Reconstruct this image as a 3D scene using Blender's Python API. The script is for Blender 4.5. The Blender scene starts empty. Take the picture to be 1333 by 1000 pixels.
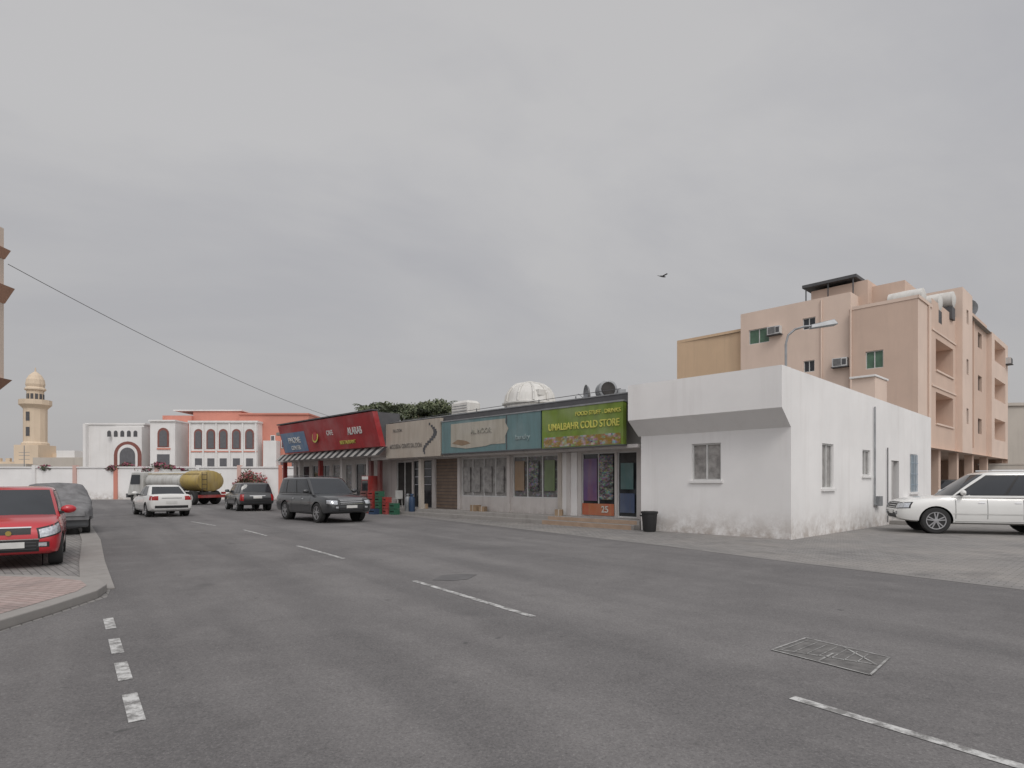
import bpy, bmesh, math, random
from mathutils import Vector, Matrix, Quaternion
from mathutils.bvhtree import BVHTree
random.seed(7)
scene = bpy.context.scene
R = math.radians

# ------------------------------------------------------------------ materials
def newmat(name):
    m = bpy.data.materials.new(name); m.use_nodes = True
    nt = m.node_tree; b = nt.nodes['Principled BSDF']
    return m, nt, b
def col4(c): return (c[0], c[1], c[2], 1)
def N(nt, t, **kw):
    n = nt.nodes.new(t)
    for k, v in kw.items(): setattr(n, k, v)
    return n
def mixc(nt, a, b, fac, mode='MIX'):
    n = N(nt, 'ShaderNodeMix', data_type='RGBA', blend_type=mode)
    for sock, val in ((n.inputs[6], a), (n.inputs[7], b)):
        if hasattr(val, 'links'): nt.links.new(val, sock)
        else: sock.default_value = col4(val)
    if hasattr(fac, 'links'): nt.links.new(fac, n.inputs[0])
    else: n.inputs[0].default_value = fac
    return n.outputs[2]
def pos(nt, rot=0, scale=(1, 1, 1), obj=False):
    if obj: src = N(nt, 'ShaderNodeTexCoord').outputs['Object']
    else: src = N(nt, 'ShaderNodeNewGeometry').outputs['Position']
    if rot:
        r = N(nt, 'ShaderNodeVectorRotate', rotation_type='Z_AXIS'); nt.links.new(src, r.inputs[0]); r.inputs['Angle'].default_value = rot; src = r.outputs[0]
    if scale != (1, 1, 1):
        v = N(nt, 'ShaderNodeVectorMath', operation='MULTIPLY'); nt.links.new(src, v.inputs[0]); v.inputs[1].default_value = scale; src = v.outputs[0]
    return src
def noise(nt, vec, scale, detail=4, rough=.55, dist=0):
    n = N(nt, 'ShaderNodeTexNoise'); nt.links.new(vec, n.inputs['Vector'])
    n.inputs['Scale'].default_value = scale; n.inputs['Detail'].default_value = detail
    n.inputs['Roughness'].default_value = rough; n.inputs['Distortion'].default_value = dist
    return n.outputs[0]
def mrange(nt, v, a, b, c=0, d=1):
    n = N(nt, 'ShaderNodeMapRange'); nt.links.new(v, n.inputs[0])
    for i, x in enumerate((a, b, c, d)): n.inputs[i + 1].default_value = x
    return n.outputs[0]
def mth(nt, op, a, b=None):
    n = N(nt, 'ShaderNodeMath', operation=op)
    for i, x in enumerate((a, b)):
        if x is None: continue
        if hasattr(x, 'links'): nt.links.new(x, n.inputs[i])
        else: n.inputs[i].default_value = x
    return n.outputs[0]
def bump(nt, b, h, strength, dist=.01):
    n = N(nt, 'ShaderNodeBump'); n.inputs['Strength'].default_value = strength; n.inputs['Distance'].default_value = dist
    nt.links.new(h, n.inputs['Height']); nt.links.new(n.outputs[0], b.inputs['Normal'])
MC = {}
def flat(name, c, rough=.6, metal=0, var=.12, scale=3., coat=0):
    if name in MC: return MC[name]
    m, nt, b = newmat(name)
    p = pos(nt, obj=True)
    f = noise(nt, p, scale, 4)
    dark = tuple(x * (1 - var) for x in c); light = tuple(min(1, x * (1 + var)) for x in c)
    nt.links.new(mixc(nt, dark, light, mrange(nt, f, .3, .7)), b.inputs['Base Color'])
    b.inputs['Roughness'].default_value = rough; b.inputs['Metallic'].default_value = metal
    if coat: b.inputs['Coat Weight'].default_value = coat; b.inputs['Coat Roughness'].default_value = .06
    MC[name] = m; return m
def grimy(name, c, rough=.5, grime=(.12, .11, .10), amt=.5):
    if name in MC: return MC[name]
    m, nt, b = newmat(name); p = pos(nt)
    st = noise(nt, pos(nt, 0, (3.5, 3.5, .5)), 1., 6, .7)
    c1 = mixc(nt, c, grime, mth(nt, 'MULTIPLY', mrange(nt, st, .42, .75), amt))
    fd = noise(nt, p, .8, 3); c1 = mixc(nt, c1, tuple(min(1, x * .7 + .16) for x in c), mth(nt, 'MULTIPLY', mrange(nt, fd, .45, .7), .5))
    nt.links.new(c1, b.inputs['Base Color']); b.inputs['Roughness'].default_value = rough
    MC[name] = m; return m
def plaster(name, c, dirt=(.28, .23, .18), amount=.5, base=.7, baseh=.9, bs=.25):
    if name in MC: return MC[name]
    m, nt, b = newmat(name)
    p = pos(nt)
    f1 = noise(nt, p, .5, 5, .55)
    c1 = mixc(nt, tuple(x * .94 for x in c), tuple(min(1, x * 1.03) for x in c), mrange(nt, f1, .35, .65))
    ps = pos(nt, 0, (2.6, 2.6, .18)); st = noise(nt, ps, 1., 6, .65)
    c2 = mixc(nt, c1, dirt, mth(nt, 'MULTIPLY', mrange(nt, st, .52, .8), amount))
    sep = N(nt, 'ShaderNodeSeparateXYZ'); nt.links.new(p, sep.inputs[0])
    gz = mth(nt, 'POWER', mrange(nt, sep.outputs[2], 0, baseh, 1, 0), 1.5)
    g = mth(nt, 'MULTIPLY', mth(nt, 'MULTIPLY', gz, mrange(nt, noise(nt, p, 2.3, 7, .75), .36, .6)), base)
    c3 = mixc(nt, c2, dirt, g)
    nt.links.new(c3, b.inputs['Base Color']); b.inputs['Roughness'].default_value = .85
    bump(nt, b, noise(nt, p, 14, 5, .6), bs, .01)
    MC[name] = m; return m

RA = math.atan2(.817, -.576)     # road direction angle
def asphalt_mat():
    m, nt, b = newmat('asphalt')
    p = pos(nt)
    big = noise(nt, p, .16, 6, .62, .7)
    c = mixc(nt, (.140, .134, .134), (.205, .197, .195), mrange(nt, big, .34, .64))
    pr = pos(nt, -RA, (.07, .95, 1)); tr = noise(nt, pr, 1., 4, .55)
    c = mixc(nt, c, (.118, .114, .115), mth(nt, 'MULTIPLY', mrange(nt, tr, .46, .66), .6))
    c = mixc(nt, c, (.235, .227, .222), mth(nt, 'MULTIPLY', mrange(nt, tr, .44, .30), .45))
    med = noise(nt, p, 1.3, 7, .72)
    c = mixc(nt, c, (.25, .24, .235), mth(nt, 'MULTIPLY', mrange(nt, med, .52, .78), .5))
    c = mixc(nt, c, (.105, .10, .10), mth(nt, 'MULTIPLY', mrange(nt, med, .46, .28), .4))
    gr = noise(nt, p, 60, 4, .85)
    c = mixc(nt, c, (.045, .043, .043), mth(nt, 'MULTIPLY', mrange(nt, gr, .5, .32), .65))
    c = mixc(nt, c, (.42, .405, .395), mth(nt, 'MULTIPLY', mrange(nt, gr, .56, .72), .6))
    sp = noise(nt, p, .9, 2, .5)
    c = mixc(nt, c, (.08, .078, .078), mth(nt, 'MULTIPLY', mrange(nt, sp, .67, .80), .65))
    sp2 = noise(nt, p, 5., 2, .5)
    c = mixc(nt, c, (.07, .07, .07), mth(nt, 'MULTIPLY', mrange(nt, sp2, .71, .77), .6))
    nt.links.new(c, b.inputs['Base Color']); b.inputs['Roughness'].default_value = .88
    b.inputs['Specular IOR Level'].default_value = .3
    bump(nt, b, gr, .6, .006)
    return m
def paver_mat(name, c1, c2, mort, rot, bw=.22, rh=.11):
    m, nt, b = newmat(name)
    p = pos(nt, rot)
    br = N(nt, 'ShaderNodeTexBrick'); nt.links.new(p, br.inputs['Vector'])
    br.inputs['Color1'].default_value = col4(c1); br.inputs['Color2'].default_value = col4(c2); br.inputs['Mortar'].default_value = col4(mort)
    br.inputs['Scale'].default_value = 1; br.inputs['Brick Width'].default_value = bw; br.inputs['Row Height'].default_value = rh
    br.inputs['Mortar Size'].default_value = .008
    pw = pos(nt); w = noise(nt, pw, .4, 6, .65)
    c = mixc(nt, br.outputs['Color'], (.33, .305, .28), mth(nt, 'MULTIPLY', mrange(nt, w, .45, .75), .7))
    w2 = noise(nt, pw, .9, 5, .6)
    c = mixc(nt, c, (.09, .087, .086), mth(nt, 'MULTIPLY', mrange(nt, w2, .55, .75), .55))
    nt.links.new(c, b.inputs['Base Color']); b.inputs['Roughness'].default_value = .9
    bump(nt, b, br.outputs['Fac'], .4, -.006)
    return m
def goods_mat(name, scale, sat=.6, val=.5, base=(.05, .05, .05), cut=.5):
    m, nt, b = newmat(name)
    p = pos(nt, obj=True, scale=(1, 1, 1.5))
    v = N(nt, 'ShaderNodeTexVoronoi', distance='CHEBYCHEV'); nt.links.new(p, v.inputs['Vector']); v.inputs['Scale'].default_value = scale; v.inputs['Randomness'].default_value = .55
    h = N(nt, 'ShaderNodeHueSaturation'); nt.links.new(v.outputs['Color'], h.inputs['Color']); h.inputs['Saturation'].default_value = sat; h.inputs['Value'].default_value = val
    c = mixc(nt, h.outputs[0], base, mrange(nt, noise(nt, p, scale * .35, 3), cut - .1, cut + .12))
    nt.links.new(c, b.inputs['Base Color']); b.inputs['Roughness'].default_value = .2
    return m
def paint_mat(name, c=(.72, .72, .70), wear=.55):
    m, nt, b = newmat(name)
    p = pos(nt); w = noise(nt, p, 9, 6, .75)
    c1 = mixc(nt, c, (.18, .175, .17), mth(nt, 'MINIMUM', mth(nt, 'MULTIPLY', mrange(nt, w, .42, .58), wear + .35), 1.))
    nt.links.new(c1, b.inputs['Base Color']); b.inputs['Roughness'].default_value = .8
    return m
asphalt = asphalt_mat()
paver = paver_mat('grey_pavers', (.205, .197, .192), (.27, .26, .25), (.11, .107, .103), R(46.4))
pinkpav = paver_mat('pink_pavers', (.36, .27, .25), (.42, .33, .31), (.2, .17, .15), R(20))
concrete = plaster('concrete', (.31, .295, .28), (.15, .14, .13), .5, .3, .2)
roadpaint = paint_mat('road_paint', (.56, .56, .55), .6)
whitewall = plaster('white_paint', (.82, .81, .80), (.36, .31, .27), .16, .85, 1.0, .15)
whiteclean = plaster('white_plaster', (.76, .75, .74), (.45, .4, .36), .3, .3, .6)
shopwall = plaster('shop_wall_paint', (.58, .55, .53), (.25, .22, .2), .6, .8, 1.0)
tan = plaster('tan_plaster', (.63, .475, .385), (.38, .29, .24), .22, .2)
tanl = plaster('light_tan_plaster', (.71, .565, .475), (.44, .34, .28), .22, .2)
ochre = plaster('ochre_plaster', (.62, .45, .30), (.38, .28, .2), .3, .2)
mos = plaster('mosque_stone', (.66, .54, .41), (.42, .32, .22), .3, .2)
salmon = plaster('salmon_plaster', (.60, .25, .19), (.4, .2, .15), .3, .2)
orange = plaster('brown_trim', (.45, .27, .19), (.25, .15, .1), .3, .1)
glass = flat('dark_glass', (.03, .034, .04), .07, 0, .15, 1.)
glassg = flat('green_window_glass', (.08, .15, .10), .15, 0, .3, 2.)
glassb = flat('shop_glass', (.045, .048, .052), .06, 0, .5, 2.)
black = flat('black_plastic', (.022, .022, .023), .6)
rubber = flat('tyre_rubber', (.03, .03, .03), .85)
alloy = flat('wheel_alloy', (.42, .42, .43), .4, .7)
chrome = flat('chrome', (.6, .6, .6), .18, 1, .05)
lampglass = flat('headlamp_glass', (.50, .52, .55), .1, .4, .35, 20)
redlamp = flat('tail_lamp_red', (.33, .015, .015), .15, 0, .2, 12)
plate = flat('number_plate', (.62, .62, .6), .5)
alum = flat('white_aluminium', (.60, .60, .59), .4)
curtain = flat('grey_curtain', (.30, .29, .28), .3, 0, .35, 5)
metalg = flat('galvanised_metal', (.30, .31, .32), .5, .5, .2)
darkgrey = flat('dark_grey', (.085, .085, .09), .7)
dark = flat('dark_interior', (.04, .037, .035), .8, 0, .4)
bluegr = flat('blue_grille', (.30, .38, .45), .5)
roofc = flat('roof_screed', (.3, .29, .27), .9)

# ------------------------------------------------------------------ mesh builder
def empty(name, loc=(0, 0, 0), rot=0):
    e = bpy.data.objects.new(name, None); scene.collection.objects.link(e)
    e.location = loc; e.rotation_euler = (0, 0, rot); e.empty_display_size = .3
    return e
class Part:
    def __init__(s, name, parent=None):
        s.name = name; s.parent = parent; s.v = []; s.f = []; s.fm = []; s.mats = []
    def mi(s, m):
        if m not in s.mats: s.mats.append(m)
        return s.mats.index(m)
    def add(s, vs, fs, m):
        o = len(s.v); s.v += [tuple(v) for v in vs]; k = s.mi(m)
        for f in fs: s.f.append([o + i for i in f]); s.fm.append(k)
    def face(s, pts, m): s.add(pts, [list(range(len(pts)))], m)
    def box(s, x0, x1, y0, y1, z0, z1, m, T=None):
        vs = [Vector((x, y, z)) for z in (z0, z1) for x, y in ((x0, y0), (x1, y0), (x1, y1), (x0, y1))]
        if T is not None: vs = [T @ v for v in vs]
        s.add(vs, [(3, 2, 1, 0), (4, 5, 6, 7), (0, 1, 5, 4), (1, 2, 6, 5), (2, 3, 7, 6), (3, 0, 4, 7)], m)
    def hexa(s, b, t, m):
        s.add(list(b) + list(t), [(3, 2, 1, 0), (4, 5, 6, 7), (0, 1, 5, 4), (1, 2, 6, 5), (2, 3, 7, 6), (3, 0, 4, 7)], m)
    def prism(s, pts, z0, z1, m):
        n = len(pts)
        s.add([(x, y, z0) for x, y in pts] + [(x, y, z1) for x, y in pts],
              [list(range(n))[::-1], list(range(n, 2 * n))] + [(i, (i + 1) % n, n + (i + 1) % n, n + i) for i in range(n)], m)
    def extr_x(s, prof, x0, x1, m):   # prof (y,z)
        n = len(prof)
        s.add([(x0, y, z) for y, z in prof] + [(x1, y, z) for y, z in prof],
              [list(range(n))[::-1], list(range(n, 2 * n))] + [(i, (i + 1) % n, n + (i + 1) % n, n + i) for i in range(n)], m)
    def tube(s, p0, p1, r, m, n=8, r1=None):
        p0 = Vector(p0); p1 = Vector(p1); d = (p1 - p0).normalized(); r1 = r if r1 is None else r1
        a = d.orthogonal().normalized(); b = d.cross(a)
        vs = []
        for p, rr in ((p0, r), (p1, r1)):
            for i in range(n):
                t = 2 * math.pi * i / n; vs.append(p + (a * math.cos(t) + b * math.sin(t)) * rr)
        s.add(vs, [(i, (i + 1) % n, n + (i + 1) % n, n + i) for i in range(n)] + [list(range(n))[::-1], list(range(n, 2 * n))], m)
    def lathe(s, c, prof, m, n=16, axis='Z', off=0):
        c = Vector(c); vs = []
        for r, h in prof:
            for i in range(n):
                t = 2 * math.pi * i / n + off; x, y = r * math.cos(t), r * math.sin(t)
                vs.append(c + (Vector((x, y, h)) if axis == 'Z' else Vector((x, h, y)) if axis == 'Y' else Vector((h, x, y))))
        fs = []
        for j in range(len(prof) - 1):
            for i in range(n): fs.append((j * n + i, j * n + (i + 1) % n, (j + 1) * n + (i + 1) % n, (j + 1) * n + i))
        fs.append(list(range(n))[::-1]); k = (len(prof) - 1) * n; fs.append(list(range(k, k + n)))
        s.add(vs, fs, m)
    def ellip(s, c, r, m, n=12, k=8):
        prof = [(max(.001, math.sin(math.pi * j / k)), -math.cos(math.pi * j / k)) for j in range(k + 1)]
        o = len(s.v); s.lathe((0, 0, 0), prof, m, n)
        for i in range(o, len(s.v)):
            v = s.v[i]; s.v[i] = (c[0] + v[0] * r[0], c[1] + v[1] * r[1], c[2] + v[2] * r[2])
    def loft(s, rings, m, caps=True):
        n = len(rings[0]); vs = [p for r in rings for p in r]; fs = []
        for j in range(len(rings) - 1):
            for i in range(n): fs.append((j * n + i, j * n + (i + 1) % n, (j + 1) * n + (i + 1) % n, (j + 1) * n + i))
        if caps: fs.append(list(range(n))[::-1]); fs.append(list(range((len(rings) - 1) * n, len(rings) * n)))
        s.add(vs, fs, m)
    def wall(s, p0, p1, z0, z1, m, holes=(), depth=.15, fill=None):
        p0 = Vector(p0); p1 = Vector(p1); L = (p1 - p0).length; d = (p1 - p0) / L; n = Vector((d.y, -d.x))
        def P(u, z, dd=0): q = p0 + d * u - n * dd; return (q.x, q.y, z)
        us = sorted(set([0, L] + [h[0] for h in holes] + [h[1] for h in holes])); zs = sorted(set([z0, z1] + [h[2] for h in holes] + [h[3] for h in holes]))
        for i in range(len(us) - 1):
            for j in range(len(zs) - 1):
                uc = (us[i] + us[i + 1]) / 2; zc = (zs[j] + zs[j + 1]) / 2
                if any(h[0] < uc < h[1] and h[2] < zc < h[3] for h in holes): continue
                s.face([P(us[i], zs[j]), P(us[i + 1], zs[j]), P(us[i + 1], zs[j + 1]), P(us[i], zs[j + 1])], m)
        for h in holes:
            a, b, c, e = h[:4]; g = h[4] if len(h) > 4 else glass; fr = h[5] if len(h) > 5 else None; dp = h[6] if len(h) > 6 else depth
            mul = h[7] if len(h) > 7 else 1
            for q in ((a, c, b, c), (b, c, b, e), (b, e, a, e), (a, e, a, c)):
                s.face([P(q[0], q[1]), P(q[0], q[1], dp), P(q[2], q[3], dp), P(q[2], q[3])], m)
            s.face([P(a, c, dp), P(b, c, dp), P(b, e, dp), P(a, e, dp)], g)
            if fr:
                w = .045
                def bar(u0, u1, zz0, zz1):
                    bb = [P(u0, zz0, dp - .05), P(u1, zz0, dp - .05), P(u1, zz0, dp - .004), P(u0, zz0, dp - .004)]
                    tt = [P(u0, zz1, dp - .05), P(u1, zz1, dp - .05), P(u1, zz1, dp - .004), P(u0, zz1, dp - .004)]
                    s.hexa(bb, tt, fr)
                bar(a, a + w, c, e); bar(b - w, b, c, e); bar(a + w, b - w, c, c + w); bar(a + w, b - w, e - w, e)
                for k in range(mul):
                    um = a + (b - a) * (k + 1) / (mul + 1); bar(um - w / 2, um + w / 2, c + w, e - w)
    def done(s, smooth=0, bevel=0, seg=2, coll=True):
        me = bpy.data.meshes.new(s.name); me.from_pydata(s.v, [], s.f)
        for m in s.mats: me.materials.append(m)
        for p, k in zip(me.polygons, s.fm): p.material_index = k
        if smooth or bevel:
            bm = bmesh.new(); bm.from_mesh(me); bmesh.ops.remove_doubles(bm, verts=bm.verts, dist=.0004)
            bmesh.ops.recalc_face_normals(bm, faces=bm.faces); bm.to_mesh(me); bm.free()
        if smooth:
            for p in me.polygons: p.use_smooth = True
            me.set_sharp_from_angle(angle=R(smooth))
        me.update()
        o = bpy.data.objects.new(s.name, me); scene.collection.objects.link(o)
        if s.parent: o.parent = s.parent
        if bevel:
            b = o.modifiers.new('bevel', 'BEVEL'); b.width = bevel; b.segments = seg; b.limit_method = 'ANGLE'; b.angle_limit = R(30); b.harden_normals = False
        return o
def text(body, parent, loc, size, m, rotx=90, name='lettering', sx=1, rotz=0):
    c = bpy.data.curves.new(name, 'FONT'); c.body = body; c.size = size; c.extrude = .012; c.align_x = 'CENTER'; c.align_y = 'CENTER'
    c.materials.append(m); c.offset = size * .012
    o = bpy.data.objects.new(name, c); scene.collection.objects.link(o); o.parent = parent
    o.location = loc; o.rotation_euler = (R(rotx), 0, R(rotz)); o.scale = (sx, 1, 1)
    return o
def sheet(name, pts, z, m):
    P_ = Part(name); P_.face([(x, y, z) for x, y in pts], m); return P_.done()

# ------------------------------------------------------------------ ground
gm = plaster('dusty_ground', (.26, .245, .225), (.18, .165, .15), .4, .1)
sheet('ground', [(-900, -500), (900, -500), (900, 1200), (-900, 1200)], 0, gm)
sheet('paver_pavement', [(-70, -14), (70, -14), (70, 62), (-70, 62)], .004, paver)
road_pts = [(24, -14.1), (13, 1.5), (7.6, 9.14), (5.3, 12.8), (4.0, 15.2), (1.2, 19.6), (-2, 24.6), (-7, 32.4), (-13, 41), (-12, 56), (-60, 56.5), (-130, 57),
            (-130, 40), (-60, 38), (-30, 34), (-21, 28.5), (-15.1, 22.1), (-5.95, 9.1), (-5.62, 8.53), (-5.5, 7.4), (-5.44, 6.5), (-5.6, 4.6), (-6.4, 2.6), (-9, 1), (-14, .2), (-60, .2), (-60, -14.1)]
sheet('road', road_pts, .008, asphalt)
def strip_pts(c, w):
    L_, R_ = [], []
    for i, p in enumerate(c):
        a = Vector(c[max(0, i - 1)]); b = Vector(c[min(len(c) - 1, i + 1)]); d = (b - a).normalized(); n = Vector((-d.y, d.x)) * w / 2; q = Vector(p)
        L_.append(q + n); R_.append(q - n)
    return [tuple(x) for x in L_] + [tuple(x) for x in R_[::-1]]
edgm = plaster('worn_edging', (.24, .23, .22), (.14, .135, .13), .6, .1)
sheet('edging_strip', strip_pts([(24, -14.1), (13, 1.5), (7.6, 9.14), (5.3, 12.8), (4.0, 15.2), (1.2, 19.6), (-2, 24.6), (-7, 32.4)], .14), .012, edgm)
kp = Part('flush_kerb')
kl = [(-6.1, 9.05), (-8.3, 12.15), (-11.5, 16.8), (-15.3, 22.0), (-21.1, 28.3), (-30, 33.8)]
kp.prism(strip_pts(kl, .42), 0, .03, concrete); kp.done()
mk = Part('road_marking')
def dash(p, q, w):
    mk.face([(x, y, .0125) for x, y in strip_pts([p, q], w)], roadpaint)
for p, q in (((2.07, 4.54), (4.0, 1.8)), ((-1.575, 9.92), (.254, 7.27)), ((-5.37, 15.4), (-3.5, 12.8)), ((-9.0, 20.6), (-7.3, 18.3)), ((-13.0, 24.9), (-10.9, 22.6)), ((-17.5, 29.2), (-15.2, 27.2)),
             ((5.9, -1), (7.9, -3.8))): dash(p, q, .09)
for y0, y1 in ((806, 820), (833, 852), (864, 887), (905, 941)):
    def ln(py):
        D = 1280 / (py - 628); return (-4.56 + (6.96 - D) * .72, D)
    dash(ln(y0), ln(y1), .10)
mk.done()
isl = [(-14, .3), (-9, 1.1), (-6.5, 2.7), (-5.7, 4.6), (-5.5, 6.5), (-5.56, 7.4), (-5.7, 8.45), (-5.9, 8.95), (-6.3, 9.4), (-7.0, 9.75), (-8.3, 9.92), (-14, 9.95), (-17, 9.95), (-17, .3)]
si = Part('pavement'); si.prism(isl, 0, .12, concrete)
c0 = Vector((-11, 5.2)); inn = []
for p in isl:
    v = Vector(p); d = (c0 - v).normalized(); inn.append(tuple(v + d * .24))
si.face([(x, y, .124) for x, y in inn], pinkpav); si.done(bevel=.015)
mh = Part('manhole_cover'); castiron = flat('cast_iron', (.16, .155, .15), .6, .3, .3, 8); worn = paint_mat('worn_white', (.42, .42, .41), .5)
q = [(2.46, 5.82), (3.0, 6.27), (3.42, 5.57), (2.95, 5.06)]
mh.face([(x, y, .0125) for x, y in q], castiron)
Q = [Vector(a) for a in q]
def bl(u, v): return (Q[0] * (1 - u) + Q[3] * u) * (1 - v) + (Q[1] * (1 - u) + Q[2] * u) * v
def mline(a, b, w=.02):
    mh.face([(x, y, .0165) for x, y in strip_pts([tuple(bl(*a)), tuple(bl(*b))], w)], worn)
mline((0, 0), (1, 0)); mline((1, 0), (1, 1)); mline((1, 1), (0, 1)); mline((0, 1), (0, 0))
mline((.03, .08), (.95, .5)); mline((.97, .5), (.5, .97)); mline((.5, .03), (.5, .55))
for i in range(7): mline((.07 + i * .12, .12 + .3 * i / 7), (.07 + i * .12, .9), .008)
mh.done()
pt = Part('asphalt_patch'); pt.face([(-1.3, 10.0, .0125), (-.95, 9.93, .0125), (-.72, 10.08, .0125), (-.6, 10.6, .0125), (-.9, 10.66, .0125), (-1.2, 10.5, .0125)], flat('new_tarmac', (.12, .117, .118), .9)); pt.done()

# ------------------------------------------------------------------ white corner building
A0 = R(-46.4); O = (7.75, 17.07, 0)
wb = empty('white_corner_building', O, A0)
P = Part('walls', wb)
P.wall((-4.95, 0), (0, 0), 0, 3.14, whitewall, [(1.89, 2.87, 1.66, 2.8, curtain, alum, .10, 1)])
P.wall((0, 0), (0, 15.3), 0, 4.4, whitewall, [(2.3, 3.25, 1.41, 2.79, curtain, alum, .1, 1), (6.0, 6.85, 1.84, 2.73, curtain, alum, .1, 1), (9.35, 10.35, .15, 2.44, dark, None, .3), (11.9, 13.0, 1.18, 2.77, bluegr, alum, .08, 3)])
P.face([(0, 0, 4.4), (0, 15.3, 4.4), (0, 15.3, 4.5), (0, 0, 4.78)], whitewall)
P.wall((0, 15.3), (-4.95, 15.3), 0, 4.5, whitewall)
P.wall((-4.95, 15.3), (-4.95, 0), 0, 4.5, whitewall)
P.extr_x([(0, 3.14), (-.6, 3.64), (-.6, 4.79), (0, 4.79)], -5.05, -.001, whitewall)
P.done()
P = Part('roof', wb); P.face([(-4.95, .0, 4.3), (0, 0, 4.3), (0, 15.3, 4.3), (-4.95, 15.3, 4.3)], roofc)
P.box(-.2, -.003, 0.003, 15.2, 4.3, 4.44, whitewall); P.done()
P = Part('roof_hatch', wb); P.box(-.85, -.06, 7.6, 9.0, 4.3, 5.45, tanl); P.box(-.9, -.02, 7.5, 9.1, 5.45, 5.52, whiteclean); P.done(bevel=.01)
P = Part('window_trim', wb)
for (y0, y1, z0) in ((2.3, 3.25, 1.41), (6.0, 6.85, 1.84), (11.9, 13.0, 1.18)): P.box(.0, .07, y0 - .08, y1 + .08, z0 - .08, z0 - .003, whiteclean)
P.box(-3.12, -2.02, -.06, 0, 1.58, 1.655, whiteclean)
for k in range(6): P.tube((.03, 12 + k * .18, 1.2), (.03, 12 + k * .18, 2.75), .012, bluegr, 6)
for z in (1.5, 1.95, 2.4): P.tube((.03, 11.9, z), (.03, 13.0, z), .012, bluegr, 6)
P.done()
P = Part('pipes', wb)
P.tube((.06, 7.15, .8), (.06, 7.15, 4.3), .03, metalg); P.tube((.06, 7.15, .8), (.06, 7.6, .8), .03, metalg)
P.box(.003, .16, 7.3, 7.7, .75, 1.1, metalg); P.tube((.05, 8.7, .1), (.05, 8.7, 2.9), .02, darkgrey)
P.box(.003, .3, 11.0, 11.6, .35, 1.0, alum); P.done()
P = Part('door_step', wb); P.box(0.003, .7, 9.1, 10.6, 0.0, .15, concrete); P.box(-.05, -.0, 9.35, 9.6, .15, 2.4, flat('door_leaf', (.42, .41, .4), .5)); P.done()

sl = empty('street_lamp', O, A0)
P = Part('pole', sl)
P.tube((-.12, -.05, 4.2), (-.12, -.05, 5.45), .035, metalg)
pts = [(-.12, -.05, 5.45), (-.08, 0.0, 5.7), (.06, .12, 5.86), (.25, .28, 5.93), (.45, .46, 5.95)]
for a, b in zip(pts, pts[1:]): P.tube(a, b, .03, metalg)
P.box(-.2, -.04, -.12, .02, 4.4, 4.46, darkgrey); P.done(smooth=40)
P = Part('luminaire', sl); T = Matrix.Translation((.62, .62, 5.96)) @ Matrix.Rotation(R(43), 4, 'Z') @ Matrix.Rotation(R(-8), 4, 'Y')
P.hexa([T @ Vector(v) for v in ((-.36, -.09, -.05), (.36, -.14, -.05), (.36, .14, -.05), (-.36, .09, -.05))], [T @ Vector(v) for v in ((-.33, -.05, .06), (.3, -.09, .11), (.3, .09, .11), (-.33, .05, .06))], metalg)
P.done(bevel=.02)

# ------------------------------------------------------------------ shop row
sh = empty('shop_row_building', O, A0)
brownsh = flat('brown_shutter', (.22, .16, .12), .55, .2, .15)
poster_p = grimy('purple_poster', (.13, .075, .19), .3, (.3, .12, .1), .8); poster_r = grimy('red_poster', (.45, .10, .05), .4, (.4, .3, .1), .6)
goods = goods_mat('shop_goods', 14, .6, .38); goods2 = goods_mat('shop_display', 11, .35, .42, (.16, .155, .15), .42)
redp = grimy('red_paint', (.33, .035, .03), .5); maroon = grimy('maroon_paint', (.17, .05, .045), .5); cream = plaster('cream_plaster', (.50, .46, .41), (.25, .21, .18), .6, .6)
P = Part('walls', sh)
X0, X1 = -34.0, -4.96
def H(a0, a1, z0, z1, m, fr=None, dp=.12, mul=0): return (-a0 - X0, -a1 - X0, z0, z1, m, fr, dp, mul)
hs = [H(8.3, 6.72, .32, 2.72, glassb, alum, .1, 1), H(6.62, 5.75, .32, 2.72, glassb, alum, .1, 0),
      H(12.15, 9.55, .95, 2.72, goods2, alum, .1, 2), H(15.65, 12.5, .95, 2.72, curtain, alum, .1, 3),
      H(17.75, 15.85, .3, 2.75, brownsh, None, .1), H(19.6, 18.0, .32, 2.7, glassb, darkgrey, .1, 1), H(21.2, 19.75, .32, 2.7, dark, alum, .1, 1),
      H(25.6, 23.6, .3, 2.7, glassb, alum, .1, 1), H(28.4, 26.0, .3, 2.7, goods2, alum, .1, 2), H(31.2, 28.8, .3, 2.7, glassb, alum, .1, 2), H(33.6, 31.6, .3, 2.7, glassb, alum, .1, 1)]
P.wall((X0, .9), (X1, .9), 0, 4.5, shopwall, hs)
P.wall((X0, 9), (X0, .9), 0, 4.9, cream); P.wall((X1, 9), (X0, 9), 0, 4.6, cream)
P.box(-22.2, X1 - .1, -.05, .897, 2.78, 2.9, shopwall)
P.box(-22.2, X1 - .1, .25, 9, 4.42, 4.58, roofc)
P.box(-34, -22.21, -.3, 9, 4.75, 4.95, roofc); P.box(-34, -22.21, -.2, .89, 2.95, 3.05, shopwall)
P.done()
P = Part('shop_interior_details', sh)
P.box(-8.2, -7.55, .90, .93, .9, 2.5, poster_p); P.box(-7.45, -6.8, .90, .93, .95, 2.6, goods); P.box(-8.25, -6.75, .89, .92, .36, .80, poster_r)
P.box(-6.5, -5.85, .90, .93, .5, 1.2, grimy('blue_sticker', (.07, .10, .18), .3)); P.box(-6.45, -5.9, .90, .93, 1.35, 2.3, grimy('teal_sticker', (.08, .16, .16), .3))
gp = grimy('green_poster', (.16, .22, .10), .4); op = grimy('orange_poster', (.30, .20, .12), .4)
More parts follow.
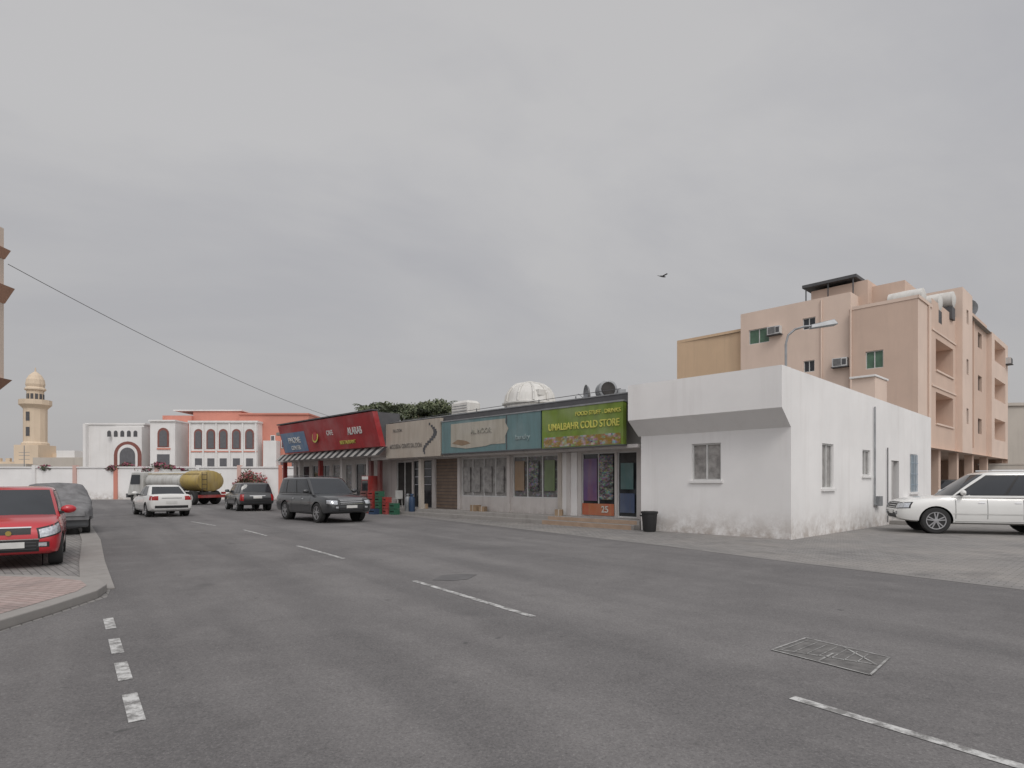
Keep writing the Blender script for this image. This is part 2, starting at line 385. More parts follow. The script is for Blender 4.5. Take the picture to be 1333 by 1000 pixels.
for a, m in ((10.0, gp), (10.9, goods), (11.75, op)): P.box(-a - .28, -a + .28, .92, .95, 1.25, 2.5, m)
for a in (13.0, 13.8, 14.6, 15.3): P.box(-a - .25, -a + .25, .93, .96, 1.15, 2.3, curtain)
for k in range(15): P.box(-17.72, -15.88, .975, .99, .34 + k * .16, .36 + k * .16, darkgrey)
for z in (1.5, 1.9, 2.3): P.box(-19.5, -18.1, .93, .95, z - .03, z, flat('salon_sign_strip', (.45, .45, .5), .4))
P.done()
num = text('25', sh, (-7.15, .875, .58), .34, flat('price_white', (.6, .6, .55), .5), name='price_lettering')
P = Part('columns', sh)
for a, m in ((8.9, shopwall), (9.35, cream), (12.33, shopwall), (15.75, shopwall)): P.box(-a - .09, -a + .09, .80, .898, .3, 2.77, m)
for a in (17.9, 21.7, 22.6): P.box(-a - .11, -a + .11, .1, .3, .0, 2.77, maroon if a > 20 else cream)
for a in (22.9, 25.8, 28.6, 31.4, 33.8): P.box(-a - .1, -a + .1, .1, .35, 0, 2.94, redp if a in (28.6, 33.8) else shopwall)
P.box(-9.3, -8.5, .86, .897, .3, 2.77, whiteclean); P.done(bevel=.01)
P = Part('front_step', sh)
P.box(-21.4, -5.0, -.35, .897, 0, .16, concrete); P.box(-21.35, -5.02, -.02, .896, .16, .30, concrete)
P.box(-33.8, -21.6, -.2, .896, 0, .2, concrete)
P.box(-9.2, -5.1, -.36, -.353, .0, .157, flat('terracotta_tile', (.36, .26, .19), .7)); P.box(-9.2, -5.1, -.026, -.023, .165, .297, MC['terracotta_tile']); P.done(bevel=.01)
P = Part('roof_edge', sh)
P.box(-21.2, -5.1, .02, .24, 4.36, 4.66, darkgrey); P.box(-21.2, -5.1, .0, .26, 4.66, 4.70, metalg)
for k in range(8): P.tube((-6 - k * 1.9, .1, 4.7), (-6 - k * 1.9, .1, 4.78 + random.random() * .12), .02, darkgrey)
P.tube((-6, .3, 4.9), (-20, .5, 4.82), .012, darkgrey); P.tube((-7, 1.5, 4.58), (-7, 1.5, 5.1), .02, metalg)
P.box(-19, -14, 3, 5, 4.58, 4.9, cream); P.box(-9.5, -6.2, 2.2, 2.3, 4.58, 5.05, shopwall)
for k in range(14):
    x = -5.6 - random.random() * 15; P.box(x, x + .2 + random.random() * .7, .6 + random.random(), 1.9, 4.58, 4.7 + random.random() * .16, random.choice([cream, darkgrey, metalg]))
P.done()
P = Part('striped_awning', sh); aw = grimy('awning_white', (.42, .41, .39), .6)
for k in range(17):
    x0 = -33.2 + k * .76; x1 = x0 + .38
    P.face([(x0 + .3, -.38, 3.42), (x1 + .3, -.38, 3.42), (x1 - .2, -.62, 3.0), (x0 - .2, -.62, 3.0)], aw)
    P.face([(x1 + .3, -.38, 3.42), (x1 + .68, -.38, 3.42), (x1 + .18, -.62, 3.0), (x1 - .2, -.62, 3.0)], black)
P.done()

def signbase(name): return empty(name, O, A0)
gs = signbase('shop_signboard'); green = grimy('sign_green', (.17, .25, .035), .45, (.07, .09, .02), .6); yel = flat('sign_yellow', (.55, .52, .12), .5)
P = Part('board', gs); P.box(-9.3, -5.5, -.25, -.06, 2.9, 4.36, green); P.box(-9.33, -5.47, -.27, -.05, 2.86, 2.898, darkgrey); P.box(-9.33, -5.47, -.27, -.05, 4.362, 4.42, metalg)
fp = goods_mat('food_pictures', 9, .6, .5, (.25, .16, .04), .48); P.box(-9.2, -5.6, -.262, -.251, 2.93, 3.30, fp); P.done()
text('UMALBAHR COLD STORE', gs, (-7.3, -.265, 3.66), .36, yel, sx=.80); text('FOOD STUFF . DRINKS', gs, (-6.6, -.265, 4.08), .2, yel, name='small_lettering')
ts = signbase('shop_signboard'); teal = grimy('sign_teal', (.13, .22, .23), .5, (.09, .12, .12), .6); faded = grimy('sign_faded', (.42, .39, .33), .6, (.2, .17, .13), .6)
P = Part('board', ts); P.box(-15.7, -9.4, -.22, -.05, 2.92, 4.36, teal); P.box(-15.0, -11.4, -.232, -.221, 3.2, 4.22, faded)
P.face([(x, -.236, z) for x, z in [(-15.0, 3.2), (-13.9, 3.08), (-12.6, 3.14), (-11.5, 3.35), (-11.2, 3.8), (-11.5, 4.2)]], faded)
P.face([(x, -.240, z) for x, z in ((-14.9, 3.35), (-14.2, 3.22), (-13.6, 3.3), (-13.9, 3.42), (-14.5, 3.5))], flat('sign_brown', (.24, .17, .11), .6))
P.box(-11.35, -11.3, -.235, -.222, 2.95, 4.33, darkgrey)
P.box(-15.75, -9.36, -.24, -.04, 4.362, 4.41, metalg); P.box(-15.75, -9.36, -.24, -.04, 2.87, 2.918, darkgrey); P.done()
text('AL NOOR', ts, (-12.9, -.25, 3.8), .3, flat('sign_dim', (.32, .31, .27), .6)); text('laundry', ts, (-10.4, -.235, 3.4), .28, flat('sign_pale', (.26, .33, .33), .6))
bs = signbase('shop_signboard'); beige = grimy('sign_beige', (.43, .38, .32), .6, (.22, .18, .15), .5)
P = Part('board', bs); P.box(-20.4, -15.8, -.25, -.05, 2.82, 4.58, beige)
for i in range(14):
    t = i / 13; w = .05 + .10 * math.sin(t * math.pi)
    x = -16.6 + .45 * math.sin(t * 5.2); z = 4.35 - t * 1.35
    P.box(x - w, x + w, -.262, -.2515, z - .06, z + .05, darkgrey)
P.done(); text('MODERN GENTS SALOON', bs, (-18.6, -.262, 3.4), .3, flat('sign_grey_letters', (.22, .2, .18), .6), sx=.78)
text('SALOON', bs, (-19.3, -.262, 4.2), .2, flat('sign_grey_letters', (.24, .22, .2), .6), name='small_lettering')
rs = signbase('shop_signboard'); red = grimy('sign_red', (.38, .025, .03), .45, (.16, .02, .02), .5); blue = grimy('sign_blue', (.11, .20, .34), .5, (.35, .35, .35), .6); wht = flat('sign_white', (.66, .66, .64), .5)
def SY(z): return -.55 - (z - 3.45) * .28
P = Part('board', rs)
P.extr_x([(SY(3.45), 3.45), (SY(5.2), 5.2), (SY(5.2) + .3, 5.25), (SY(3.45) + .3, 3.45)], -32.0, -20.42, red)
P.face([(x, SY(z) - .012, z) for x, z in ((-31.9, 3.5), (-28.5, 3.5), (-28.5, 4.7), (-31.9, 4.7))], blue)
P.box(-32.05, -20.38, SY(5.2) - .05, SY(5.2) + .33, 5.252, 5.32, darkgrey)
P.face([(-20.415, SY(3.45) + .3, 3.45), (-20.415, .6, 3.45), (-20.415, .6, 5.2), (-20.415, SY(5.2) + .3, 5.2)], darkgrey)
P.done()
tl = 90 + math.degrees(math.atan(.28))
text('ALARAB', rs, (-22.6, SY(4.35) - .02, 4.35), .55, wht, tl, sx=.75); text('CAFE', rs, (-25.4, SY(4.35) - .02, 4.4), .4, wht, tl, sx=.8); text('RESTAURANT', rs, (-23.6, SY(3.8) - .02, 3.8), .28, yel, tl, name='small_lettering')
text('PHONE', rs, (-30.1, SY(4.2) - .03, 4.2), .5, wht, tl, name='phone_lettering'); text('CENTER', rs, (-30.1, SY(3.75) - .03, 3.75), .35, wht, tl, name='center_lettering')
P = Part('emblem', rs); P.lathe((-27.2, SY(4.3) - .02, 4.3), [(.36, -.02), (.36, .0)], yel, 20, 'Y'); P.lathe((-27.2, SY(4.3) - .045, 4.3), [(.26, -.02), (.26, .0)], red, 16, 'Y'); P.done()

bn = empty('rubbish_bin', (4.45, 19.9, 0)); P = Part('bin_body', bn); P.lathe((0, 0, 0), [(.19, .01), (.21, .05), (.25, .58), (.275, .60), (.275, .66), (.25, .66), (.235, .6)], black, 20); P.box(-.3, -.25, -.05, .05, .5, .55, black); P.done(smooth=40)
def locl(x, y):
    c, s_ = math.cos(A0), math.sin(A0); return (O[0] + c * x - s_ * y, O[1] + s_ * x + c * y, 0)
crg = flat('crate_green', (.03, .12, .07), .5); crb = flat('crate_blue', (.03, .06, .12), .5)
for i, (x, y, m, nk) in enumerate(((-19.5, -.75, redp, 3), (-20.1, -.8, crg, 4), (-18.9, -.7, crg, 2), (-20.7, -.85, redp, 4), (-19.9, -1.25, crb, 1), (-21.5, -.8, maroon, 4))):
    e = empty('drink_crate', locl(x, y), A0 + (i - 2) * .08)
    P = Part('crate_stack', e)
    for k in range(nk):
        z = .01 + k * .29
        P.box(-.22, .22, -.16, .16, z, z + .03, m)
        for xx in (-.22, .19): P.box(xx, xx + .03, -.16, .16, z + .03, z + .27, m)
        for yy in (-.16, .13): P.box(-.189, .189, yy, yy + .03, z + .03, z + .12, m); P.box(-.189, .189, yy, yy + .03, z + .17, z + .27, m)
        for b in range(8): P.tube((-.15 + .1 * (b % 4), -.07 + .14 * (b // 4), z + .03), (-.15 + .1 * (b % 4), -.07 + .14 * (b // 4), z + .25), .03, dark, 6)
    P.done()
card = flat('cardboard', (.28, .20, .13), .8)
for i, (x, y, s_) in enumerate(((-14.2, .55, .35), (-13.75, .6, .28), (-9.1, .5, .3), (-17.95, .45, .3))):
    e = empty('cardboard_box', locl(x, y), A0 + i * .3); e.location.z = .30
    P = Part('carton', e); P.box(-s_ / 2, s_ / 2, -s_ / 2, s_ / 2, 0, s_ * .8, card); P.box(-.02, .02, -s_ / 2 - .002, s_ / 2 + .002, -.0 + .002, s_ * .8 + .003, cream); P.done(bevel=.004)
for i, x in enumerate((-18.2, -18.55)):
    e = empty('gas_cylinder', locl(x, -.15), 0); e.location.z = .16
    P = Part('cylinder_body', e); P.lathe((0, 0, 0), [(.13, 0), (.15, .04), (.15, .62), (.12, .72), (.05, .76), (.05, .8), (.09, .8), (.09, .88), (.03, .88)], metalg if i else crb, 16); P.done(smooth=40)
e = empty('drinks_fridge', locl(-22.4, .0), A0); P = Part('cabinet', e); P.box(-.35, .35, -.3, .3, .28, 1.95, redp); P.box(-.3, .3, -.312, -.301, .5, 1.7, glassb); P.box(-.33, .33, -.28, .28, .2, .279, black); P.box(-.32, .32, -.31, -.301, 1.75, 1.92, wht); P.done(bevel=.01)
e = empty('plastic_chair', locl(-20.3, .35), A0 + .4); e.location.z = .3
P = Part('chair', e); m = flat('white_plastic', (.5, .5, .48), .5)
for x in (-.2, .2):
    for y in (-.2, .2): P.tube((x, y, 0), (x * .9, y * .9, .43), .02, m, 6)
P.box(-.22, .22, -.22, .22, .43, .46, m); P.box(-.22, .22, .19, .22, .46, .88, m); P.done()

# roof equipment
e = empty('water_tank', locl(-13.4, 3.2), A0); e.location.z = 4.58
P = Part('tank', e); fib = grimy('fibreglass_white', (.66, .65, .62), .6, (.35, .32, .28), .5)
n = 20; prof = [(1.16, 0), (1.2, .62), (1.3, .66), (1.3, .72), (1.16, .76), (1.1, 1.1), (.93, 1.38), (.66, 1.58), (.3, 1.66), (.22, 1.68), (.2, 1.76)]
P.lathe((0, 0, 0), prof, fib, n)
for k in range(10):
    t = k * math.pi / 5
    for (r0, h0), (r1, h1) in zip(prof[4:9], prof[5:10]): P.tube(((r0 + .02) * math.cos(t), (r0 + .02) * math.sin(t), h0), ((r1 + .02) * math.cos(t), (r1 + .02) * math.sin(t), h1), .06, fib, 6)
P.box(.7, 1.1, -.5, .0, 1.0, 1.25, fib)
P.done(smooth=25)
e = empty('roof_ventilator', locl(-7.9, 1.9), A0 + .9); e.location.z = 4.58
P = Part('drum', e); P.lathe((0, 0, .62), [(.3, -.4), (.36, -.38), (.36, .3), (.30, .36), (.30, .28), (.05, .28)], metalg, 18, 'Y')
for x in (-.25, .25):
    for y in (-.25, .2): P.tube((x, y, 0), (x, y, .4), .02, darkgrey, 6)
P.lathe((0, -.41, .62), [(.28, 0), (.26, -.02)], dark, 16, 'Y'); P.box(.4, .75, -.2, .2, .0, .65, metalg); P.done(smooth=40)
e = empty('satellite_dish', locl(-8.9, 2.0), A0 - .6); e.location.z = 4.58
P = Part('dish', e); P.tube((0, .1, 0), (0, .1, .6), .025, metalg)
P.lathe((0, 0, .62), [(.01, .08), (.15, .06), (.28, 0), (.35, -.08), (.36, -.08), (.28, .015), (.01, .1)], metalg, 18, 'Y'); P.tube((0, -.05, .35), (0, -.4, .6), .012, metalg); P.done(smooth=40)
e = empty('roof_cooler', locl(-16.2, 1.7), A0); e.location.z = 4.58
P = Part('cabinet', e); P.box(-.7, .5, -.4, .4, .15, .85, fib); P.hexa([(-.7, -.4, .85), (.5, -.4, .85), (.5, .4, .85), (-.7, .4, .85)], [(-.4, -.3, .97), (.4, -.3, .97), (.4, .3, .97), (-.4, .3, .97)], fib)
for x in (-.6, .4): P.box(x - .04, x + .04, -.3, .3, 0, .149, metalg)
for k in range(5): P.box(-.65, .45, -.41, -.401, .22 + k * .12, .25 + k * .12, metalg)
P.done()

# ------------------------------------------------------------------ apartment block
ap = empty('apartment_block', (21.8, 33.0, 0), A0)
P = Part('walls', ap)
def FH(a0, a1, z0, z1, m=glassg, off=0, fr=alum, mul=1): return (off - a0, off - a1, z0, z1, m, fr, .12, mul)
P.wall((-3.4, 0), (0, 0), 0, 11.65, tan, [FH(2.55, 1.65, 8.0, 9.0, glassg, 3.4), FH(2.55, 1.65, 4.8, 5.8, glassg, 3.4)])
P.wall((-10.05, .25), (-3.4, .25), 0, 12.65, tanl, [FH(9.5, 8.15, 10.55, 11.5, glassg, 10.05), FH(6.1, 5.35, 10.9, 11.6, glass, 10.05), FH(6.05, 5.4, 8.3, 9.0, glass, 10.05)])
P.wall((-3.4, .25), (-3.4, 6), 11.6, 12.65, tanl)
P.wall((-15.0, .6), (-10.05, .6), 0, 11.8, ochre); P.wall((-15, 12), (-15, .6), 0, 11.8, ochre)
P.wall((-10.05, .6), (-10.05, .25), 0, 12.65, tanl)
P.wall((-10.05, 6), (-10.05, .6), 11.7, 12.65, tanl)
F = 3.5
P.wall((0, 0), (0, 2.85), F, 11.65, tanl)
bh = []
for z in (4.75, 7.85): bh.append((1.0, 5.4, z + .3, z + 2.1, tan, None, 1.2))
P.wall((0, 2.85), (0, 9), F, 12.1, tan, bh)
P.wall((0.35, 9), (0.35, 12), F, 14.0, tanl, [(1.2, 1.8, 11.9, 12.8), (1.2, 1.8, 8.6, 9.6), (1.2, 1.8, 5.4, 6.4)])
P.wall((0, 9), (.35, 9), F, 14.0, tanl); P.wall((.35, 12), (0, 12), F, 14.0, tanl); P.wall((-2.5, 9), (0, 9), 11, 14.0, tanl); P.wall((.35, 12), (-2.5, 12), 13, 14.0, tanl)
P.wall((0, 12), (0, 19.3), F, 13.4, tan, [(4, 5.4, 11.3, 12.4), (4, 5.4, 8.2, 9.3), (4, 5.4, 5.1, 6.2)])
bh = []
for z in (4.6, 7.7, 10.6): bh.append((1.2, 6.0, z + .3, z + 1.9, tan, None, 1.2))
P.wall((0.3, 19.3), (0.3, 26.5), F, 12.9, tanl, bh); P.wall((0, 19.3), (.3, 19.3), F, 12.9, tanl)
P.wall((.3, 26.5), (-15, 26.5), 0, 12.9, tan)
P.face([(-3.4, 0, 11.4), (0, 0, 11.4), (0, 9, 11.4), (-3.4, 9, 11.4)], roofc); P.face([(-15, .6, 11.6), (-3.4, .26, 11.6), (-3.4, 26.5, 11.6), (-15, 26.5, 11.6)], roofc)
P.face([(-4, 12, 12.8), (.3, 12, 12.8), (.3, 26.5, 12.8), (-4, 26.5, 12.8)], roofc); P.wall((-4, 26), (-4, 12), 11, 13.0, tan); P.wall((-4, 12), (0, 12), 11, 13.2, tan)
P.face([(-6, 0, F), (.35, 0, F), (.35, 26.5, F), (-6, 26.5, F)], tanl)
P.wall((-5.5, 0), (-5.5, 26.5), 0, F, tan, [(4, 5, 0, 2.2, dark), (12, 13.5, .9, 2.2, dark), (18, 19, 0, 2.2, dark)])
for y in (.02, 4.5, 9.3, 14, 19.3, 26): P.box(-.45, .0, y, y + .5, 0, F - .003, tan)
P.done()
P = Part('balcony_details', ap)
for y0, z0s in ((2.85, (4.75, 7.85)), (19.3, (4.6, 7.7, 10.6))):
    for z in z0s:
        P.box(-1.17, -1.13, y0 + 1.5, y0 + 2.5, z + .31, z + 2.0, dark); P.box(-1.17, -1.13, y0 + 3.2, y0 + 4.4, z + .7, z + 1.8, glass)
        P.box(.003, .07, y0 + 1.0, y0 + 5.4, z + .2, z + .3, tanl)
P.done()
P = Part('roof_tower', ap)
P.box(-6.1, -2.9, 1.6, 6.5, 11.6, 13.55, tan); P.box(-2.9, -1.2, 2.4, 6.5, 11.4, 13.3, tan); P.box(-6.5, -3.4, 1.2, 6.8, 13.75, 13.93, darkgrey)
for x in (-6.3, -5., -3.6): P.tube((x, 1.3, 12.4), (x, 1.3, 13.75), .04, darkgrey)
P.done()
P = Part('cornices', ap)
P.box(-3.4, .03, -.03, 0, 11.5, 11.68, tanl); P.box(0.0, .06, -.03, 2.85, 11.5, 11.68, tanl)
P.box(.0, .05, 2.9, 8.95, 7.1, 7.2, tanl); P.box(.0, .05, 2.9, 8.95, 10.3, 10.4, tanl)
P.tube((-3.3, -.06, 4), (-3.3, -.06, 11.6), .05, tanl); P.tube((-5.0, .2, 4), (-5.0, .2, 12.5), .05, tanl); P.tube((.08, 2.0, 4), (.08, 2.0, 11.5), .05, tanl); P.tube((.08, 14.0, 4), (.08, 14.0, 13), .05, tan)
P.done()
def acu(par, T):
    P = Part('window_air_conditioner', par); P.box(-.4, .4, -.35, .0, 0, .5, alum, T)
    for k in range(6): P.box(-.34, .1, -.365, -.352, .06 + k * .07, .10 + k * .07, darkgrey, T)
    P.box(.14, .36, -.36, -.352, .08, .42, darkgrey, T); P.box(-.45, .45, -.4, 0, -.05, -.003, darkgrey, T); P.done()
acu(ap, Matrix.Translation((-7.75, .25, 10.9))); acu(ap, Matrix.Translation((-3.9, .25, 8.35))); acu(ap, Matrix.Translation((-3.9, .25, 5.2)))
acu(ap, Matrix.Translation((.3, 25.8, 11.3)) @ Matrix.Rotation(R(90), 4, 'Z'))
P = Part('roof_tanks', ap)
for (x, y, z, l) in ((-1.1, 2.3, 11.75, 1.7), (-.9, 4.9, 11.9, 1.8), (-.8, 7.6, 12.6, 1.9)):
    P.lathe((x, y, z + .35), [(.25, -l / 2 - .08), (.5, -l / 2), (.52, 0), (.5, l / 2), (.25, l / 2 + .08)], fib, 16, 'X'); P.box(x - l / 2, x + l / 2, y - .4, y + .4, z - .9, z - .15, darkgrey)
P.lathe((-.6, 15.5, 14.0), [(.01, .2), (.4, .12), (.7, -.1), (.72, -.1), (.4, .16), (.01, .24)], metalg, 18, 'Y'); P.tube((-.6, 15.7, 12.8), (-.6, 15.7, 14), .05, metalg)
P.done(smooth=40)

fr = empty('distant_house', (50, 62, 0), R(-10)); P = Part('walls', fr)
bf = plaster('beige_far', (.50, .46, .41), (.3, .26, .22), .3, .2)
P.wall((-3, 0), (22, 0), 0, 9.3, bf, [(5, 6.5, 5.5, 7, glass), (9, 10.5, 5.5, 7, glass), (5, 6.5, 2, 3.4, glass)]); P.wall((-3, 12), (-3, 0), 0, 9.3, bf); P.box(-3.2, 22, -.2, 12, 9.3, 9.6, bf); P.done()
bw = Part('boundary_wall')
T = Matrix.Translation((38, 50, 0)) @ Matrix.Rotation(R(-20), 4, 'Z'); bw.box(0, 40, 0, .25, 0, 3.0, bf, T); bw.box(-.1, 40, -.05, .3, 3.0, 3.12, bf, T); bw.done()

# ------------------------------------------------------------------ left near building
lb = empty('corner_apartment_building', (0, 0, 0)); P = Part('walls', lb)
lbw = plaster('left_building_paint', (.62, .52, .44), (.4, .32, .26), .3, .2)
P.box(-28, -19.2, 2, 20, 0, 10.4, lbw)
P.box(-19.2, -16.62, 8, 20.1, 4.95, 9.9, lbw); P.done()
P = Part('brown_trims', lb)
P.hexa([(-19.2, 8, 4.5), (-16.9, 8, 4.5), (-16.9, 20.1, 4.5), (-19.2, 20.1, 4.5)], [(-19.2, 7.9, 4.95), (-16.38, 7.9, 4.95), (-16.38, 20.15, 4.95), (-19.2, 20.15, 4.95)], orange)
P.hexa([(-19.2, 8, 7.45), (-16.6, 8, 7.45), (-16.6, 20.12, 7.45), (-19.2, 20.12, 7.45)], [(-19.2, 7.9, 7.95), (-16.32, 7.9, 7.95), (-16.32, 20.18, 7.95), (-19.2, 20.18, 7.95)], orange)
P.hexa([(-19.2, 8, 8.9), (-16.6, 8, 8.9), (-16.6, 20.12, 8.9), (-19.2, 20.12, 8.9)], [(-19.2, 7.9, 9.2), (-16.45, 7.9, 9.2), (-16.45, 20.18, 9.2), (-19.2, 20.18, 9.2)], orange)
P.done()
cu = bpy.data.curves.new('power_cable', 'CURVE'); cu.dimensions = '3D'; cu.bevel_depth = .011; sp = cu.splines.new('POLY')
a = Vector((-16.4, 20, 8.7)); b = Vector((-12.6, 45, 6.2)); sp.points.add(24)
for i in range(25):
    t = i / 24; p = a.lerp(b, t); p.z -= 4 * .45 * t * (1 - t); sp.points[i].co = (p.x, p.y, p.z, 1)
cu.materials.append(flat('cable_sheath', (.12, .12, .12), .7)); scene.collection.objects.link(bpy.data.objects.new('power_cable', cu))
P = Part('utility_pole'); P.tube((-12.6, 45, 0), (-12.6, 45, 6.3), .08, flat('pole_wood', (.2, .17, .14), .8), 8, .05); P.done()

# ------------------------------------------------------------------ perimeter wall and planting
P = Part('perimeter_wall')
pink = plaster('faded_pink', (.62, .42, .37), (.4, .3, .25), .3, .3)
P.wall((-140, 60), (-4, 57), 0, 2.95, whitewall); P.hexa([(-140, 59.9, 2.95), (-4, 56.9, 2.95), (-4, 57.3, 2.95), (-140, 60.3, 2.95)], [(-140, 59.9, 3.08), (-4, 56.9, 3.08), (-4, 57.3, 3.08), (-140, 60.3, 3.08)], whiteclean)
for k in range(34):
    x = -6 - k * 3.9; y = 57 - (x + 4) * 3 / 136
    P.box(x - .17, x + .17, y - .12, y + .3, 0, 3.2, salmon if k % 4 == 0 else pink if k % 2 else whiteclean)
P.done()
def leaves(name, blobs, n, size, cols, seed=1):
    rnd = random.Random(seed); P = Part(name)
    ms = [flat('leaf_%d_%s' % (i, name), c, .6, 0, .35, 2) for i, c in enumerate(cols)]
    tot = sum(b[3] * b[4] * b[5] for b in blobs)
    for (x, y, z, rx, ry, rz) in blobs:
        k = int(n * rx * ry * rz / tot)
        for _ in range(k):
            d = Vector((rnd.gauss(0, 1), rnd.gauss(0, 1), rnd.gauss(0, 1))).normalized(); r = rnd.random() ** .4 * rnd.uniform(.75, 1.12)
            c = Vector((x + d.x * rx * r, y + d.y * ry * r, z + d.z * rz * r))
            a = Vector((rnd.gauss(0, 1), rnd.gauss(0, 1), rnd.gauss(0, 1))).normalized(); b = a.orthogonal().normalized(); s_ = size * rnd.uniform(.5, 1.3)
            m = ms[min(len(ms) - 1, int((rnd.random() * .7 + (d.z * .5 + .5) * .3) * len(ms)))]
            P.face([c - a * s_, c + b * s_ * .5, c + a * s_, c - b * s_ * .5], m)
    return P
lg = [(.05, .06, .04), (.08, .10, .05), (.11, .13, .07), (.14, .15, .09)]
tr = flat('bark', (.13, .10, .07), .9)
for i, (x, y, zt, w) in enumerate(((-9.3, 42, 7.1, .9), (-5.6, 40, 6.9, 1.4), (-7.0, 42, 7.0, 1.0), (-4.0, 38.5, 6.6, 1.2))):
    e = empty('tree', (x, y, 0)); P = Part('trunk', e)
    P.tube((0, 0, 0), (.1, 0, zt * .6), .16, tr, 8, .1)
    for k in range(6):
        t = k * 1.05; P.tube((.1, 0, zt * (.45 + .03 * k)), (.1 + math.cos(t) * w * .7, math.sin(t) * w * .7, zt * .85), .06, tr, 6, .02)
    P.done(smooth=60)
    bl_ = [(random.uniform(-w, w), random.uniform(-w, w) * .7, zt - .3 - random.random() * 1.2, random.uniform(.4, .8), random.uniform(.4, .8), random.uniform(.25, .5)) for _ in range(12)]
    q = leaves('crown_%d' % i, bl_, 2800, .12, lg, 3 + i); q.parent = e; q.done()
for i, (x, y, zt) in enumerate(((-8.2, 41, 6.85), (-4.8, 41, 6.9), (-10.2, 44, 7.1))):
    e = empty('date_palm', (x, y, 0)); P = Part('trunk', e)
    P.lathe((0, 0, 0), [(.22, 0)] + [(.17 + .03 * (k % 2), .35 * k + .2) for k in range(int((zt - .9) / .35))] + [(.1, zt - .6)], tr, 10); P.done(smooth=50)
    P = Part('fronds', e); rr = random.Random(i + 20); fm = flat('palm_green', (.09, .105, .065), .6, 0, .3)
    for k in range(26):
        t = k * 2.399; el = rr.uniform(-.3, 1.3); L = rr.uniform(1.1, 1.6); pprev = None
        for j in range(9):
            el2 = el - 1.3 * (j / 8) ** 1.5
            p = Vector((0, 0, zt - .7)) if pprev is None else pprev + Vector((math.cos(t) * math.cos(el2), math.sin(t) * math.cos(el2), math.sin(el2))) * L / 8
            if pprev is not None:
                sd = Vector((-math.sin(t), math.cos(t), 0))
                for sg in (1, -1):
                    w_ = .30 * math.sin(math.pi * min(1, (j + .5) / 9)) + .05
                    P.face([pprev, p, p + sd * sg * w_ + (p - pprev) * .7 - Vector((0, 0, .10))], fm)
            pprev = p
    P.done()
bl_ = [(-37.5 + k * 1.1, 57.8 + .3 * math.sin(k), 2.95 + .24 * math.sin(k * 1.9), .7, .4, .32) for k in range(7)] + [(-44, 58, 2.95, .6, .4, .3)]
leaves('bougainvillea_hedge', bl_, 2400, .13, [(.05, .08, .04), (.08, .10, .05), (.22, .07, .10), (.34, .09, .14)], 11).done()
leaves('flowering_bush', [(-24.4, 56.8, 1.9, .9, .5, .9), (-23.4, 56.8, 1.4, .8, .5, 1.1), (-25.2, 56.8, 1.1, .7, .5, .9)], 1500, .13, [(.06, .09, .04), (.09, .11, .06), (.26, .09, .09), (.40, .10, .10)], 12).done()

# ------------------------------------------------------------------ school building (Moorish)
sc = empty('moorish_school_building', (0, 80, 0))
def X(px, y=0): return (px - 667) / 800. * (80 + y)
def Z(py, y=0): return 1.6 + (628 - py) / 800. * (80 + y)
def arch(P, xc, z0, z1, w, y, m, n=8):
    r = w / 2; zz = z1 - r
    P.face([(xc - r, y, z0), (xc + r, y, z0)] + [(xc + r * math.cos(t * math.pi / n), y, zz + r * math.sin(t * math.pi / n)) for t in range(n + 1)], m)
P = Part('white_wings', sc); mar = flat('maroon_glass', (.22, .08, .065), .5); grl = flat('far_glass', (.12, .12, .13), .2)
P.box(X(114), X(188), 0, 14, 0, Z(553), whiteclean); P.box(X(112), X(190), -.15, 14.1, Z(553), Z(551), whiteclean)
P.box(X(203), X(235), -1.2, 10, 0, Z(550), whiteclean); P.box(X(202), X(236), -1.4, 10.1, Z(550), Z(548), whiteclean)
P.box(X(250), X(338), -.6, 10, 0, Z(551), whiteclean); P.box(X(249), X(339), -.8, 10.1, Z(551), Z(548.5), whiteclean)
for k in range(6): P.box(X(250.5 + k * 17), X(252.3 + k * 17), -.75, -.6, 0, Z(551.5), whiteclean)
P.box(X(112.5), X(116), -.6, 0, 0, Z(552), whiteclean); P.box(X(150), X(188), -.5, -.003, 0, Z(556), whiteclean)
P.done()
P = Part('arches', sc)
arch(P, X(170), 0, Z(575), 3.6, -.52, mar, 12)
arch(P, X(170), 0, Z(579), 2.6, -.56, whiteclean, 12); arch(P, X(170), 0, Z(583), 2.0, -.60, grl, 12)
for k in range(5): arch(P, X(146 + k * 8.5), Z(569), Z(561), .5, -.53, darkgrey)
arch(P, X(220), Z(583), Z(558), 1.5, -1.23, mar); arch(P, X(220), Z(582), Z(561), 1.0, -1.26, grl)
P.box(X(212), X(229), -1.3, -1.2, Z(586), Z(584), salmon); P.box(X(212), X(228), -1.24, -1.21, Z(608), Z(592), grl)
for px in (262, 278, 294, 311, 328):
    arch(P, X(px), Z(585), Z(559), 1.15, -.63, mar); arch(P, X(px), Z(584), Z(561.5), .8, -.66, grl)
    P.box(X(px) - .45, X(px) + .45, -.64, -.61, Z(609), Z(597), grl)
P.box(X(251), X(338), -.67, -.605, Z(589), Z(587.5), salmon)
P.done()
P = Part('salmon_block', sc)
P.box(X(212, 2), X(250, 2), 2, 24, 0, Z(541, 2), salmon); P.box(X(250, 2), X(312, 2), 2.4, 24, 0, Z(535, 2.4), salmon); P.box(X(312, 1), X(402, 1), 1, 20, 0, Z(540, 1), salmon); P.box(X(186, 4), X(213, 4), 4, 20, 0, Z(556, 4), salmon)
P.box(X(225, 2), X(314, 2), 2.2, 24.2, Z(535, 2.2), Z(533.5, 2.2), whiteclean); P.box(X(310, 1), X(403, 1), .8, 20.2, Z(540, 1), Z(538, 1), salmon)
